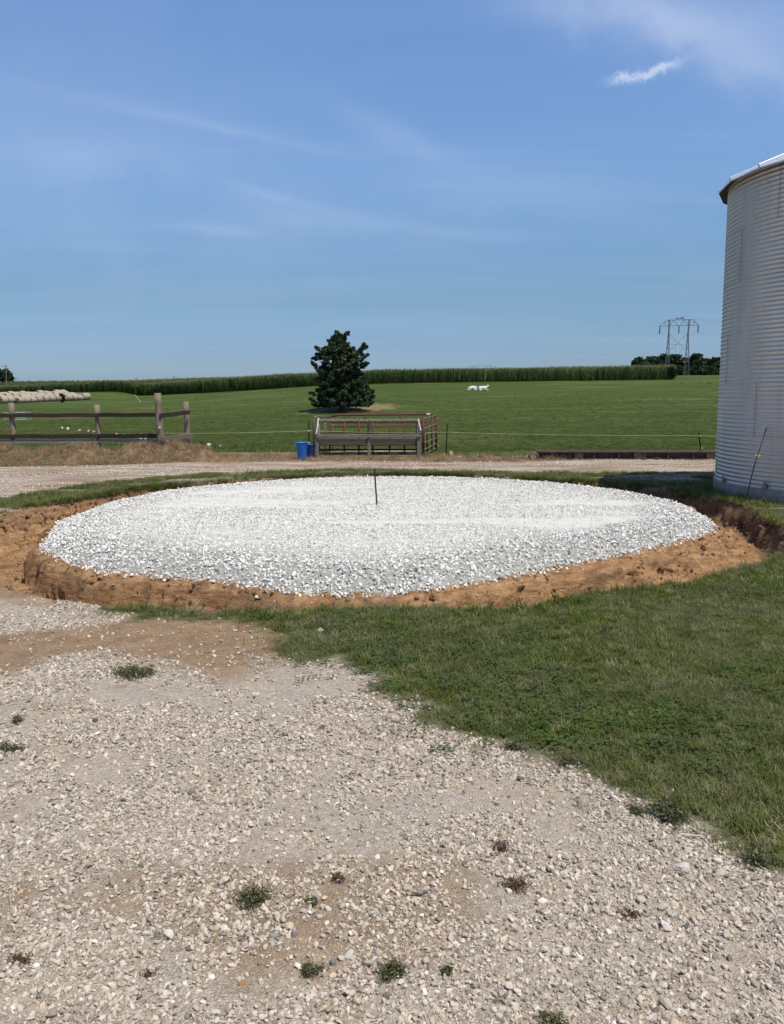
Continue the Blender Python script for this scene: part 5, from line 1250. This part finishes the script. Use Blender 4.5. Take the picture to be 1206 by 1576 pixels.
# ------------------------------------------------------------------ cattle, cage, leaning bar
def calf(px, py, Y, flip, label, headup):
    p = atY(px, py, Y); z = hz(p[0], Y); bm = bmesh.new(); me = bpy.data.meshes.new('calf')
    f = -1 if flip else 1
    J = [(-.62, 0, .30, .22), (-.30, 0, .36, .27), (.10, 0, .38, .27), (.42, 0, .40, .22), (.62, 0, .52 if headup else .36, .14), (.68, 0, .74 if headup else .30, .15), (.82, 0, .70 if headup else .20, .115), (.93, 0, .66 if headup else .14, .09),
         (-.50, -.22, .16, .13), (-.20, -.34, .07, .07), (-.48, -.36, .05, .05), (.36, -.18, .16, .10), (.62, -.26, .06, .055), (.86, -.24, .05, .045), (-.68, .02, .26, .07), (-.72, -.06, .10, .04), (.70, -.13, .80 if headup else .36, .035), (.70, .13, .80 if headup else .36, .035)]
    E_ = [(0, 1), (1, 2), (2, 3), (3, 4), (4, 5), (5, 6), (6, 7), (0, 8), (8, 9), (9, 10), (3, 11), (11, 12), (12, 13), (0, 14), (14, 15), (5, 16), (5, 17)]
    me.from_pydata([(a*f, b_, c) for a, b_, c, _ in J], E_, []); o = bpy.data.objects.new('calf', me); COL.objects.link(o)
    m1 = o.modifiers.new('skin', 'SKIN')
    for i, v in enumerate(me.skin_vertices[0].data if me.skin_vertices else []): v.radius = (J[i][3],)*2
    if not me.skin_vertices:
        bpy.context.view_layer.objects.active = o
    s = o.modifiers.new('sub', 'SUBSURF'); s.levels = 2; s.render_levels = 2
    for i, v in enumerate(me.skin_vertices[0].data): v.radius = (J[i][3]*(1.22 if i < 4 or i in (8, 11) else 1.1),)*2; v.use_root = (i == 1)
    me.materials.append(MAT['cow']); o.location = (p[0], Y, z-.02); tag(o, label, 'calf'); return o
try:
    calf(743, 600.5, 126, False, 'white calf lying with raised head in the far pasture', True)
    calf(727, 600.5, 127, True, 'white calf lying flat with lowered head left of the other', False)
except Exception as ex:
    print('calf', ex)
def cage():
    Y = 64; c = atY(22, 637, Y); z = hz(c[0], Y); e = empty('stock_rack', (c[0], Y, z), label='pale green wire stock rack behind the leftmost fence post', cat='stock rack'); k = Y/CF; W = 33*k; Hh = 12*k; D = .9
    for nm, a, b_ in [('rail', (-W/2, y, h), (0,)) for y in (0, D) for h in (.06, Hh*.35, Hh*.68, Hh)]:
        bm = bmesh.new(); tube(bm, [a, (W/2, a[1], a[2])], .035, 6); fin(nm, bm, MAT['cage'], e)
    for x in (-W/2, -W/6, W/6, W/2):
        for y in (0, D):
            bm = bmesh.new(); tube(bm, [(x, y, -.05), (x, y, Hh)], .035, 6); fin('upright', bm, MAT['cage'], e)
    bm = bmesh.new(); box(bm, (-W*.36, .45, Hh*.62), (W*.24, .7, Hh*.5)); fin('feed_box', bm, MAT['white'], e, bevel=.02)
cage()
def old_pole():
    a = Vector(atY(216, 612.5, 150)); b_ = Vector(atY(205, 605, 152)); a.z = hz(a.x, 150); bm = bmesh.new(); tube(bm, [(0, 0, 0), (b_-a)*.8], [.05, .035], 7)
    o = fin('fallen_pole', bm, MAT['palepipe'], loc=a); tag(o, 'pale fallen pole leaning at the corn edge left of the tall post', 'pole')
old_pole()
